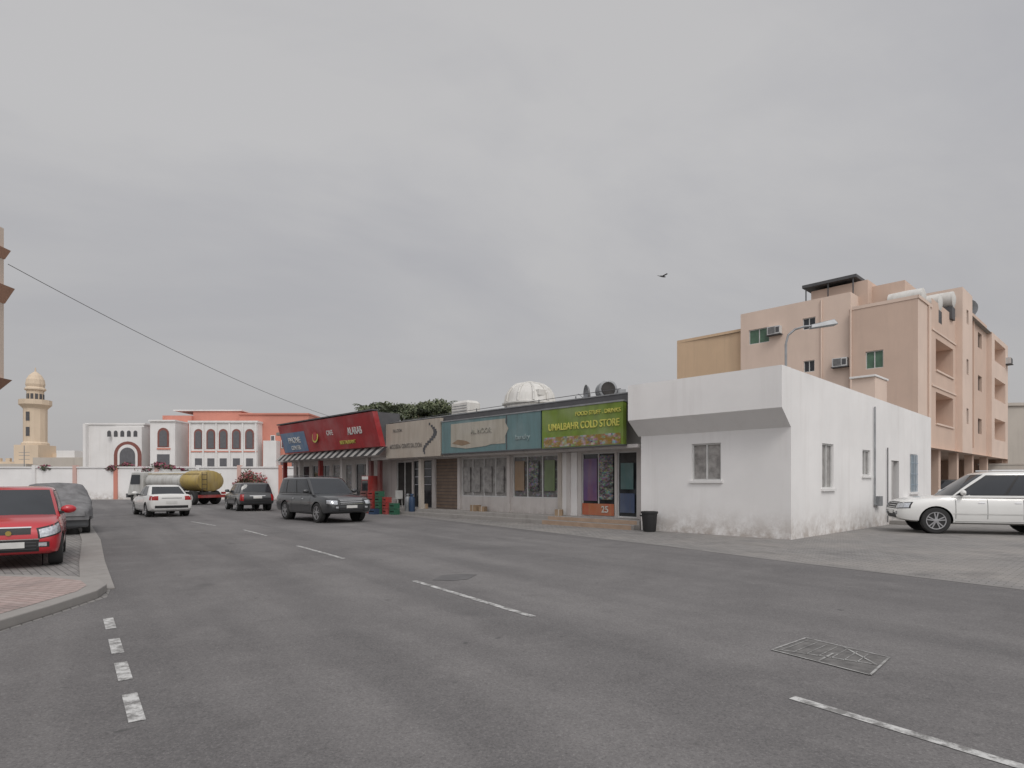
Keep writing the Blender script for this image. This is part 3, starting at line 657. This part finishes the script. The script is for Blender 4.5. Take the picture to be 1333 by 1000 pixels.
for px in (352, 366, 380, 394): P.box(X(px - 3), X(px + 3), .92, .99, Z(583), Z(566), whiteclean); P.box(X(px - 2), X(px + 2), .86, .92, Z(582), Z(567), grl); P.box(X(px - 3), X(px + 3), .92, .99, Z(608), Z(592), grl)
P.box(X(345), X(362), -.5, .9, 0, Z(574), whiteclean)
P.done()

ms_ = empty('mosque', (-69.8, 90, 0)); P = Part('minaret', ms_)
P.box(-1.75, 1.75, -1.75, 1.75, 0, 7.0, mos)
P.lathe((0, 0, 0), [(1.7, 7.0), (1.7, 7.3), (1.45, 7.5), (1.45, 12.3), (1.6, 12.5), (2.0, 12.9), (2.0, 13.6), (1.9, 13.6), (1.9, 13.1), (1.05, 13.1), (1.05, 14.9), (1.3, 15.1), (1.3, 15.3), (1.1, 15.5), (1.2, 15.9), (1.1, 16.6), (.8, 17.2), (.4, 17.6), (.12, 17.8), (.06, 18.4)], mos, 12)
for k in range(12):
    t = (k + .5) * math.pi / 6; P.box(-.18, .18, -.03, .03, 13.3, 14.5, darkgrey, Matrix.Rotation(t, 4, 'Z') @ Matrix.Translation((0, 1.02, 0)))
for z in (8.3, 10.5): P.box(-.25, .25, -1.47, -1.40, z, z + 1.3, darkgrey)
P.done()
P = Part('prayer_hall', ms_); P.box(-5, 4.2, -1, 16, 0, 4.6, mos)
for k in range(7): P.box(-4.9 + k * 1.35, -4.3 + k * 1.35, -1.0, -.6, 4.6, 5.1, mos)
P.box(-3.2, 3.6, 1.0, 8, 4.6, 5.9, mos)
for x in (-4, -2.4, 2.6): P.box(x - .3, x + .3, -1.03, -1, 2, 3.8, darkgrey)
P.done()
e = empty('antenna_mast', (-63.5, 80, 0)); P = Part('mast', e); P.tube((0, 0, 0), (0, 0, 6.4), .05, metalg)
for z in (4.6, 5.1, 5.5): P.tube((-.7, 0, z), (.7, 0, z), .03, metalg, 5)
P.done()
dh = empty('low_house', (-64, 84, 0)); P = Part('walls', dh); P.box(-1.5, 6, 0, 8, 0, 5.0, bf); P.box(1, 3.5, 1, 6, 5.0, 6.0, whiteclean); P.box(-11, -4, 2, 9, 0, 4.2, bf); P.done()
e = empty('bird', (7.35, 30, 11.65), R(25)); P = Part('body', e); P.ellip((0, 0, 0), (.2, .04, .04), darkgrey, 8, 6)
P.face([(-.05, 0, .02), (.08, 0, .02), (.12, .30, .10), (0, .34, .11)], darkgrey); P.face([(-.05, 0, .02), (.08, 0, .02), (.1, -.28, .05), (0, -.32, .06)], darkgrey); P.face([(-.2, 0, 0), (-.3, .05, 0), (-.3, -.05, 0)], darkgrey); P.done()

# ------------------------------------------------------------------ cars
def ring(x, zb, zt, hw):
    h = zt - zb
    half = [(hw * .80, zb), (hw * .95, zb + .06 * h), (hw * .985, zb + .2 * h), (hw, zb + .42 * h), (hw * .992, zb + .62 * h), (hw * .985, zb + .72 * h), (hw * .95, zb + .85 * h), (hw * .90, zb + .95 * h), (hw * .80, zt), (hw * .45, zt + .018), (0, zt + .025)]
    left = [(x, y, z) for y, z in half]; right = [(x, -y, z) for y, z in half[:-1]][::-1]
    return left + right
def lerp(a, b, t): return a + (b - a) * t
def densify(st):
    out = []
    for i in range(len(st) - 1):
        p0 = st[max(0, i - 1)]; p1 = st[i]; p2 = st[i + 1]; p3 = st[min(len(st) - 1, i + 2)]
        for k in range(3):
            t = k / 3; x = lerp(p1[0], p2[0], t); v = [x]
            for j in (1, 2, 3):
                d = p2[0] - p1[0]
                m1 = (p2[j] - p0[j]) / max(.001, p2[0] - p0[0]) * d if i > 0 else p2[j] - p1[j]
                m2 = (p3[j] - p1[j]) / max(.001, p3[0] - p1[0]) * d if i + 2 < len(st) else p2[j] - p1[j]
                lo, hi = min(p1[j], p2[j]), max(p1[j], p2[j])
                h = (2*t**3 - 3*t**2 + 1) * p1[j] + (t**3 - 2*t**2 + t) * m1 + (-2*t**3 + 3*t**2) * p2[j] + (t**3 - t**2) * m2
                v.append(min(hi, max(lo, h)))
            out.append(tuple(v))
    out.append(st[-1]); return out
def getbvh(ob):
    bm = bmesh.new(); bm.from_mesh(ob.data); bmesh.ops.triangulate(bm, faces=bm.faces); b = BVHTree.FromBMesh(bm); bm.free(); return b
def car(name, loc, heading, st, cab, paint, wheels, wr, glassm=glass, detail='suv', rails=False):
    e = empty(name, (loc[0], loc[1], .012), R(heading))
    P = Part('body', e); P.loft([ring(*s) for s in densify(st)], paint); P.mi(black)
    ob = P.done(smooth=32)
    bvh = getbvh(ob)
    W = max(s[3] for s in st)
    cut = Part('cut'); cut.mi(paint); cut.mi(black)
    for wx in wheels:
        for sy in (1, -1):
            cut.lathe((wx, 0, wr), [(wr + .055, sy * (W - .34)), (wr + .055, sy * (W + .2))], black, 28, 'Y')
    co = cut.done(smooth=30)
    md = ob.modifiers.new('b', 'BOOLEAN'); md.operation = 'DIFFERENCE'; md.object = co; md.solver = 'EXACT'
    co.parent = e; co.location = (0, 0, 0); bpy.context.view_layer.update(); dg = bpy.context.evaluated_depsgraph_get()
    nm = bpy.data.meshes.new_from_object(ob.evaluated_get(dg)); ob.modifiers.clear(); ob.data = nm; bpy.data.objects.remove(co)
    try: nm.set_sharp_from_angle(angle=R(32))
    except Exception: pass
    xb0, xb1, xt0, xt1, zb, zt, hb, ht = cab
    zb -= .03
    C = Part('cabin', e); rings = []
    for t, ins in ((0, 0), (.3, -.012), (.6, -.010), (.82, 0), (.92, .012), (.97, .04), (1.0, .10), (1.015, .22), (1.022, .36)):
        x0 = lerp(xb0, xt0, min(t, 1)) + ins * 1.2; x1 = lerp(xb1, xt1, min(t, 1)) - ins * 1.6; h = lerp(hb, ht, min(t, 1)) - ins; z = lerp(zb, zt, t); rg = []
        for k in range(9):
            u = -1 + k / 4; rg.append((x1 - .16 * abs(u) ** 2.4, u * h * (.95 if abs(u) == 1 else 1), z))
        rg.append((lerp(x1, x0, .15), h * .985, z)); rg.append((lerp(x1, x0, .5), h, z)); rg.append((lerp(x1, x0, .85), h * .985, z))
        for k in range(9):
            u = 1 - k / 4; rg.append((x0 + .09 * abs(u) ** 2.4, u * h * (.95 if abs(u) == 1 else 1), z))
        rg.append((lerp(x1, x0, .85), -h * .985, z)); rg.append((lerp(x1, x0, .5), -h, z)); rg.append((lerp(x1, x0, .15), -h * .985, z))
        rings.append(rg)
    C.loft(rings, paint); cobj = C.done(smooth=60); cbvh = getbvh(cobj)
    G = Part('windows', e)
    def proj(corners, d, m, off, nx=8, ny=5):
        d = Vector(d); g = {}; c = [Vector(v) for v in corners]
        for i in range(nx + 1):
            for j in range(ny + 1):
                u = i / nx; v = j / ny; o = (c[0] * (1 - u) + c[1] * u) * (1 - v) + (c[3] * (1 - u) + c[2] * u) * v
                hit = cbvh.ray_cast(o - d * 3, d, 6)[0]; g[i, j] = None if hit is None else hit - d * off
        for i in range(nx):
            for j in range(ny):
                q = [g[i, j], g[i + 1, j], g[i + 1, j + 1], g[i, j + 1]]
                if all(v is not None for v in q): G.face(q, m)
    v0, v1 = .11, .86
    def sx(u, v): return lerp(lerp(xb0, xb1, u), lerp(xt0, xt1, u), v)
    zv0, zv1 = lerp(zb, zt, v0), lerp(zb, zt, v1)
    segs = {'suv': [(.07, .27), (.295, .575), (.60, .90)], 'hatch': [(.14, .46), (.49, .90)], 'sedan': [(.16, .48), (.51, .90)]}[detail]
    for sy in (1, -1):
        a, b_ = segs[0][0], segs[-1][1]
        proj([(sx(a - .01, v0 - .03), 0, zv0 - .02), (sx(b_ + .05, v0 - .03), 0, zv0 - .02), (sx(b_ + .012, v1 + .03), 0, zv1 + .015), (sx(a - .01, v1 + .03), 0, zv1 + .015)], (0, -sy, 0), black, .004, 12, 6)
        for u0, u1 in segs:
            proj([(sx(u0, v0), 0, zv0), (sx(u1 + (.03 if u1 > .8 else 0), v0), 0, zv0), (sx(u1, v1), 0, zv1), (sx(u0, v1), 0, zv1)], (0, -sy, 0), glassm, .009)
    def hw_(v): return lerp(hb, ht, v)
    zf0, zf1 = lerp(zb, zt, .08), lerp(zb, zt, .91)
    proj([(0, -hw_(.08) * .90, zf0), (0, hw_(.08) * .90, zf0), (0, hw_(.91) * .88, zf1), (0, -hw_(.91) * .88, zf1)], (-1, 0, 0), glassm, .008, 12, 6)
    zf0, zf1 = lerp(zb, zt, .18), lerp(zb, zt, .86)
    proj([(0, -hw_(.18) * .86, zf0), (0, hw_(.18) * .86, zf0), (0, hw_(.86) * .84, zf1), (0, -hw_(.86) * .84, zf1)], (1, 0, 0), glassm, .008, 10, 5)
    G.done(smooth=50)
    D = Part('lights_and_trim', e)
    def decal(c, d, w, h, m, nx=6, ny=4, off=.006, slant=0, tap=1.):
        d = Vector(d).normalized(); up = Vector((0, 0, 1)); r = d.cross(up).normalized(); c = Vector(c); g = {}
        for i in range(nx + 1):
            for j in range(ny + 1):
                u = (i / nx - .5); v = (j / ny - .5); hh = h * (1 + (tap - 1) * (u + .5))
                o = c + r * (u * w) + up * (v * hh + slant * u) - d * 2.5
                hit = bvh.ray_cast(o, d, 6)[0]
                g[i, j] = None if hit is None else hit - d * off
        for i in range(nx):
            for j in range(ny):
                q = [g[i, j], g[i + 1, j], g[i + 1, j + 1], g[i, j + 1]]
                if all(v is not None for v in q) and max((q[0] - q[2]).length, (q[1] - q[3]).length) < .45: D.face(q, m)
    xf = st[-1][0] - .15; xr = st[0][0] + .15
    zh = st[-4][2]; zbot = st[-1][1]; big = detail == 'suv'
    zl = zh - (.20 if big else .17)
    for sy in (1, -1):
        decal((xf, sy * W * .76, zl), (-1, -sy * .45, 0), .46, .20 if big else .20, black, 10, 5, .005, slant=sy * .03 if big else sy * .10)
        decal((xf, sy * W * .76, zl), (-1, -sy * .45, 0), .41, .15, lampglass, 10, 4, .010, slant=sy * .03 if big else sy * .10)
        decal((xf, sy * W * .62, zbot + .08), (-1, 0, 0), .20, .10, black, 4, 3, .007); decal((xf, sy * W * .62, zbot + .08), (-1, 0, 0), .12, .07, lampglass, 3, 2, .012)
        if big: decal((xr, sy * W * .84, st[2][2] - .26), (1, -sy * .4, 0), .22, .36, redlamp, 5, 5)
        else: decal((xr, sy * W * .76, st[2][2] - .17), (1, -sy * .5, 0), .40, .19, redlamp, 7, 4)
    gw = W * (1.0 if big else .8)
    decal((xf, 0, zl + .0), (-1, 0, 0), gw, .22 if big else .12, black, 10, 5, off=.004)
    if big:
        for k in range(3): decal((xf, 0, zl - .07 + k * .07), (-1, 0, 0), gw * .95, .02, chrome, 10, 1, off=.011)
    decal((xf, 0, zl + (.115 if big else .07)), (-1, 0, 0), gw * 1.02, .022, chrome, 10, 1, off=.012)
    lowz = zbot + (.0 if big else .06)
    decal((xf, 0, lowz), (-1, 0, 0), W * 1.1, .16 if big else .22, black, 10, 4, off=.005)
    for k in range(3): decal((xf, 0, lowz - .06 + k * .06), (-1, 0, 0), W * 1.0, .012, darkgrey, 8, 1, off=.010)
    if not big: decal((xf, 0, lowz + .12), (-1, 0, 0), W * 1.12, .02, chrome, 10, 1, off=.012); D.lathe((st[-1][0] + .004, 0, zl - .03), [(.045, -.02), (.045, .015)], flat('badge_gold', (.5, .38, .12), .3, .8), 12, 'X')
    decal((xf, 0, zbot + .10 if big else lowz + .02), (-1, 0, 0), .46, .11, plate, off=.018, nx=3, ny=2)
    decal((xr, 0, st[0][1] + .22), (1, 0, 0), .46, .13, plate, off=.014, nx=3, ny=2); decal((xr, 0, st[0][1] + .02), (1, 0, 0), W * 1.5, .12, black, 8, 2, off=.006)
    decal((xr, 0, st[2][2] - .17), (1, 0, 0), W * .9, .03, chrome, 8, 1, off=.012)
    zlo = .42 if big else .3
    seam = flat('panel_gap', (.02, .02, .02), .9)
    for sy in (1, -1):
        d = (0, -sy, 0)
        for x in {'suv': (cab[1] - .25, .15, -.75), 'hatch': (cab[1] - .35, -.12, -.85), 'sedan': (cab[1] - .3, -.1, -.95)}[detail]:
            decal((x, 0, (zlo + zb) / 2 + .0), d, .012, zb - zlo - .1, seam, 1, 8, .004)
        for x in {'suv': (.3, -.62), 'hatch': (.05,), 'sedan': (.1, -.8)}[detail]: decal((x, 0, zb - .15), d, .17, .03, chrome if big else paint, 2, 1, .025)
        mid = (wheels[0] + wheels[1]) / 2; ww = wheels[1] - wheels[0] - 2 * wr - .2
        decal((mid, 0, st[3][1] + .04), d, ww, .10, black, 8, 2, .006)
        decal((mid, 0, st[3][1] + .32), d, ww + .1, .03, darkgrey if paint is not whitep else plate, 8, 1, .012)
        my = W + .07
        D.ellip((cab[1] - .42, sy * my, zb + .15), (.075, .13, .085), paint, 12, 8); D.box(cab[1] - .46, cab[1] - .38, min(sy * (W - .12), sy * W), max(sy * (W - .12), sy * W), zb + .06, zb + .11, black)
        for wx in wheels: D.lathe((wx, 0, wr), [(wr + .04, sy * (W - .33)), (.02, sy * (W - .33))], black, 20, 'Y')
        if rails: D.tube((xt0 + .3, sy * (ht - .14), zt + .055), (xt1 - .3, sy * (ht - .14), zt + .055), .018, chrome if paint is whitep else darkgrey, 6)
    D.done(smooth=30)
    Wl = Part('wheels', e)
    for wx in wheels:
        for sy in (1, -1):
            yo = sy * (W - .015); yi = sy * (W - .24)
            Wl.lathe((wx, 0, wr), [(wr * .66, yi), (wr * .93, yi), (wr, yi + sy * .03), (wr, yo - sy * .03), (wr * .93, yo), (wr * .69, yo + sy * .004), (wr * .66, yo - sy * .02)], rubber, 28, 'Y')
            Wl.lathe((wx, 0, wr), [(wr * .68, yo - sy * .035), (wr * .64, yo - sy * .005), (wr * .60, yo - sy * .05), (.02, yo - sy * .07)], darkgrey, 24, 'Y')
            for k in range(10):
                T = Matrix.Translation((wx, yo - sy * .02, wr)) @ Matrix.Rotation(k * math.pi / 5 + .3 + (.12 if k % 2 else -.12), 4, 'Y')
                Wl.box(-.017, .017, -.014, .014, .03, wr * .64, alloy, T)
            Wl.lathe((wx, 0, wr), [(wr * .2, yo - sy * .05), (wr * .18, yo - sy * .0), (.01, yo + sy * .004)], alloy, 12, 'Y')
            rp = [(.685, -.03), (.68, -.002), (.62, -.004), (.61, -.03)]; n = 28
            vs = [(wx + wr * r * math.cos(2 * math.pi * i / n), yo + sy * h, wr + wr * r * math.sin(2 * math.pi * i / n)) for r, h in rp for i in range(n)]
            Wl.add(vs, [(j * n + i, j * n + (i + 1) % n, (j + 1) * n + (i + 1) % n, (j + 1) * n + i) for j in range(3) for i in range(n)], alloy)
    Wl.done(smooth=35)
    return e
def suv_st(L, W, belt):
    f = L / 2
    return [(-f, .55, belt - .26, W * .84), (-f + .05, .42, belt - .12, W * .93), (-f + .25, .36, belt - .0, W * .985), (-f + 1.2, .30, belt + .0, W), (.4, .30, belt, W), (f - 1.45, .30, belt - .015, W), (f - .9, .33, belt - .06, W * .99), (f - .4, .36, belt - .12, W * .96), (f - .14, .40, belt - .21, W * .90), (f - .03, .46, belt - .34, W * .80), (f, .54, belt - .46, W * .74)]
def paintm(n, c, r=.28): return flat(n, c, r, 0, .04, 1., coat=.8)
whitep = paintm('car_white', (.74, .74, .72)); blackp = paintm('car_black', (.035, .037, .040)); redcar = paintm('car_red', (.47, .014, .024)); greyp = paintm('car_dark_grey', (.06, .065, .07))
car('parked_suv', (14.85, 19.45), 161, suv_st(4.95, .97, 1.18), (-2.36, 1.22, -2.12, .25, 1.15, 1.90, .93, .77), whitep, (-1.42, 1.48), .40, detail='suv', rails=True)
car('parked_suv', (-8.0, 25.9), -47, suv_st(5.1, 1.0, 1.14), (-2.42, 1.2, -2.25, .42, 1.11, 1.80, .95, .80), blackp, (-1.48, 1.52), .39, detail='suv', rails=True)
car('parked_suv', (-15.3, 35.6), 126, suv_st(4.5, .92, 1.02), (-2.1, 1.0, -1.9, .3, .99, 1.55, .88, .72), blackp, (-1.3, 1.32), .35, detail='suv')
car('parked_suv', (26.9, 38.2), 150, suv_st(4.6, .92, 1.12), (-2.1, .95, -1.9, .3, 1.07, 1.75, .88, .74), greyp, (-1.3, 1.32), .36, detail='suv')
hs_ = [(-1.80, .42, .80, .66), (-1.76, .32, .92, .74), (-1.6, .26, .99, .79), (-.9, .20, 1.0, .80), (.3, .20, .98, .80), (.8, .20, .97, .80), (1.2, .22, .92, .79), (1.5, .24, .86, .76), (1.70, .26, .78, .71), (1.78, .30, .68, .64), (1.81, .36, .60, .60)]
car('parked_hatchback', (-10.15, 12.6), -55, hs_, (-1.7, 1.15, -1.45, .22, .93, 1.49, .76, .60), redcar, (-1.18, 1.19), .30, detail='hatch')
ss = [(-2.3, .45, .90, .76), (-2.26, .34, 1.0, .84), (-2.05, .26, 1.04, .89), (-1.2, .22, 1.03, .91), (.2, .22, .97, .91), (.9, .22, .94, .91), (1.5, .24, .88, .89), (1.9, .26, .82, .86), (2.15, .30, .74, .79), (2.26, .36, .64, .72), (2.3, .42, .56, .66)]
car('sedan_car', (-17.1, 29.9), 131, ss, (-1.85, 1.05, -1.0, .15, .95, 1.46, .85, .64), whitep, (-1.4, 1.4), .32, detail='sedan')

cc = empty('covered_car', (-14.75, 19.9, .012), R(-55))
cover = flat('grey_car_cover', (.18, .18, .185), .75, 0, .3, 4)
tops = [(-2.05, .72, .8), (-1.95, 1.05, .88), (-1.6, 1.35, .92), (-1.0, 1.52, .93), (-.2, 1.55, .93), (.4, 1.50, .93), (.9, 1.2, .93), (1.3, 1.03, .93), (1.8, .95, .9), (2.05, .82, .82), (2.12, .66, .74)]
rings = []; rnd = random.Random(4)
for i, (x, _, zt, hw) in enumerate(densify([(t[0], 0, t[1], t[2]) for t in tops])):
    zb = .50 + .06 * math.sin(i * 1.3)
    hr = hw * (.72 if zt > 1.25 else .88)
    half = [(hw * 1.02, zb), (hw * 1.0, zb + .2), (hw, min(.95, zt - .12)), (lerp(hw, hr, .5), lerp(min(.95, zt - .12), zt, .6)), (hr, zt - .05), (hr * .8, zt), (0, zt + .03)]
    half = [(y + .018 * math.sin(i * 2.1 + k * 1.7) + rnd.uniform(-.014, .014), z + rnd.uniform(-.014, .014)) for k, (y, z) in enumerate(half)]
    rings.append([(x, y, z) for y, z in half] + [(x, -y, z) for y, z in half[:-1]][::-1])
P = Part('cover', cc); P.loft(rings, cover); P.done(smooth=70)
P = Part('lower_body', cc); P.box(-1.95, 2.0, -.84, .84, .22, .62, greyp); P.done(bevel=.06)
P = Part('wheels', cc)
for wx in (-1.3, 1.3):
    for sy in (1, -1): P.lathe((wx, 0, .32), [(.2, sy * .68), (.3, sy * .68), (.32, sy * .71), (.32, sy * .86), (.30, sy * .89), (.21, sy * .89), (.19, sy * .86), (.02, sy * .86)], rubber, 24, 'Y'); P.lathe((wx, 0, .32), [(.2, sy * .87), (.02, sy * .88)], alloy, 16, 'Y')
P.done(smooth=35)

# tanker truck
tk = empty('tanker_truck', (-25.0, 45.5, .012), R(155))
wt = grimy('truck_white', (.52, .52, .50), .45, (.25, .23, .2), .7); yl = grimy('truck_yellow', (.42, .31, .09), .5, (.22, .16, .1), .9); ch = flat('chassis_dark', (.04, .04, .04), .7)
P = Part('cab', tk); P.hexa([(1.9, -1.15, .75), (3.7, -1.15, .6), (3.7, 1.15, .6), (1.9, 1.15, .75)], [(1.9, -1.12, 2.35), (3.25, -1.1, 2.35), (3.25, 1.1, 2.35), (1.9, 1.12, 2.35)], wt); P.done(bevel=.08, seg=3)
P = Part('cab_glazing', tk)
for sy in (1, -1): P.face([(2.2, sy * 1.165, 1.45), (3.3, sy * 1.165, 1.45), (3.15, sy * 1.15, 2.15), (2.2, sy * 1.15, 2.15)], glass)
P.face([(3.57, -1.0, 1.4), (3.57, 1.0, 1.4), (3.36, .95, 2.2), (3.36, -.95, 2.2)], glass); P.box(3.62, 3.8, -1.15, 1.15, .45, .75, darkgrey); P.done()
def tank(part, x0, x1, zc, ry, rz, m):
    rg = []
    for x, k in ((x0, .82), (x0 + .06, .97), (x0 + .15, 1), (x1 - .15, 1), (x1 - .06, .97), (x1, .82)):
        rg.append([(x, ry * k * math.cos(t * math.pi / 12), zc + rz * k * math.sin(t * math.pi / 12)) for t in range(24)])
    part.loft(rg, m)
P = Part('tank', tk); tank(P, -2.0, 1.75, 1.68, 1.12, .72, wt); tank(P, -3.9, -2.02, 1.68, 1.14, .76, yl)
for x in (-3.2, -2.1, -.2, .9): P.lathe((x, 0, 2.3), [(.3, 0), (.3, .2), (.25, .24)], wt, 14)
P.done(smooth=40)
P = Part('chassis', tk); P.box(-4.0, 3.4, -.5, .5, .6, .9, ch); P.box(-4.05, -3.95, -1.1, 1.1, .5, .7, redp); P.box(-4.06, -3.94, -1.1, -.8, .75, .9, redlamp)
for k in range(5): P.tube((-4.1, .5, .8 + k * .33), (-4.1, .9, .8 + k * .33), .02, ch, 5)
for y in (.5, .9): P.tube((-4.1, y, .7), (-4.1, y, 2.3), .02, ch, 5)
for sy in (1, -1): P.box(-1.4, 1.2, min(sy * .9, sy * 1.15), max(sy * .9, sy * 1.15), .55, .8, yl); P.tube((-3.8, sy * .9, 2.2), (1.6, sy * .9, 2.2), .03, yl, 6)
P.done()
P = Part('wheels', tk)
for wx in (2.9, -2.0, -3.15):
    for sy in (1, -1): P.lathe((wx, 0, .5), [(.25, sy * .75), (.46, sy * .75), (.5, sy * .8), (.5, sy * 1.05), (.46, sy * 1.1), (.28, sy * 1.1), (.24, sy * 1.0), (.02, sy * 1.0)], rubber, 24, 'Y'); P.lathe((wx, 0, .5), [(.25, sy * 1.02), (.02, sy * 1.04)], wt, 16, 'Y')
P.done(smooth=35)

# ------------------------------------------------------------------ world, sun, camera
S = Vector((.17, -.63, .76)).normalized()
w = bpy.data.worlds.new('World'); scene.world = w; w.use_nodes = True; nt = w.node_tree; nt.nodes.clear()
out = N(nt, 'ShaderNodeOutputWorld')
sky = N(nt, 'ShaderNodeTexSky', sky_type='NISHITA'); sky.sun_disc = False; sky.sun_elevation = math.asin(S.z); sky.sun_rotation = math.atan2(S.x, S.y); sky.dust_density = 4; sky.air_density = 1.2
b1 = N(nt, 'ShaderNodeBackground'); b1.inputs[1].default_value = .07; nt.links.new(sky.outputs[0], b1.inputs[0])
tc = N(nt, 'ShaderNodeTexCoord'); g = tc.outputs['Generated']
sep = N(nt, 'ShaderNodeSeparateXYZ'); nt.links.new(g, sep.inputs[0])
den = mth(nt, 'ADD', mth(nt, 'MAXIMUM', sep.outputs[2], 0.), .30)
dv = N(nt, 'ShaderNodeVectorMath', operation='DIVIDE'); cmb = N(nt, 'ShaderNodeCombineXYZ'); [nt.links.new(den, cmb.inputs[i]) for i in range(3)]
nt.links.new(g, dv.inputs[0]); nt.links.new(cmb.outputs[0], dv.inputs[1])
rt = N(nt, 'ShaderNodeVectorRotate', rotation_type='Z_AXIS'); nt.links.new(dv.outputs[0], rt.inputs[0]); rt.inputs['Angle'].default_value = -.45
st_ = N(nt, 'ShaderNodeVectorMath', operation='MULTIPLY'); nt.links.new(rt.outputs[0], st_.inputs[0]); st_.inputs[1].default_value = (.75, 1.25, 1)
n1 = noise(nt, st_.outputs[0], 1.25, 8, .52, .5); n2 = noise(nt, st_.outputs[0], 3.2, 6, .55, .3)
nn_ = mth(nt, 'ADD', mth(nt, 'MULTIPLY', n1, .75), mth(nt, 'MULTIPLY', n2, .25))
cl = mixc(nt, (.465, .463, .482), (.565, .557, .558), mrange(nt, nn_, .38, .60))
hz = mrange(nt, sep.outputs[2], 0, .45, 1, 0)
cl = mixc(nt, cl, (.445, .434, .436), mth(nt, 'MULTIPLY', hz, .9))
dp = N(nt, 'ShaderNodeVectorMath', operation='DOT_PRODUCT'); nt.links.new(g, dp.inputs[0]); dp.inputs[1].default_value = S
gl = mth(nt, 'POWER', mrange(nt, dp.outputs['Value'], .1, 1), 1.6)  # extra sky glow around the sun, behind the camera, added to brighten the walls
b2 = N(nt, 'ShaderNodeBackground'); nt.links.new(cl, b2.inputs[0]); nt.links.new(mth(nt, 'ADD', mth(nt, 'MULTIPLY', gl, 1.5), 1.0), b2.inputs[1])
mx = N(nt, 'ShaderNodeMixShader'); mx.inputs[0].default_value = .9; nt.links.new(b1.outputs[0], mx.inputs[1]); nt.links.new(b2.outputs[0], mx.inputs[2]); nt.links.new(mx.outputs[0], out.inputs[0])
sl_ = bpy.data.lights.new('sun', 'SUN'); sl_.energy = .95; sl_.angle = R(22); sl_.color = (1, .96, .91)
so = bpy.data.objects.new('sun', sl_); scene.collection.objects.link(so); so.rotation_euler = (-S).to_track_quat('-Z', 'Y').to_euler()
cam = bpy.data.cameras.new('camera'); co = bpy.data.objects.new('camera', cam); scene.collection.objects.link(co); scene.camera = co
co.location = (0, 0, 1.6); co.rotation_euler = (R(90), 0, 0); cam.sensor_width = 36; cam.lens = 36 * 800 / 1333; cam.shift_y = 128 / 1333; cam.clip_end = 3000; cam.clip_start = .05
scene.view_settings.view_transform = 'Standard'; scene.view_settings.look = 'None'; scene.view_settings.exposure = 0
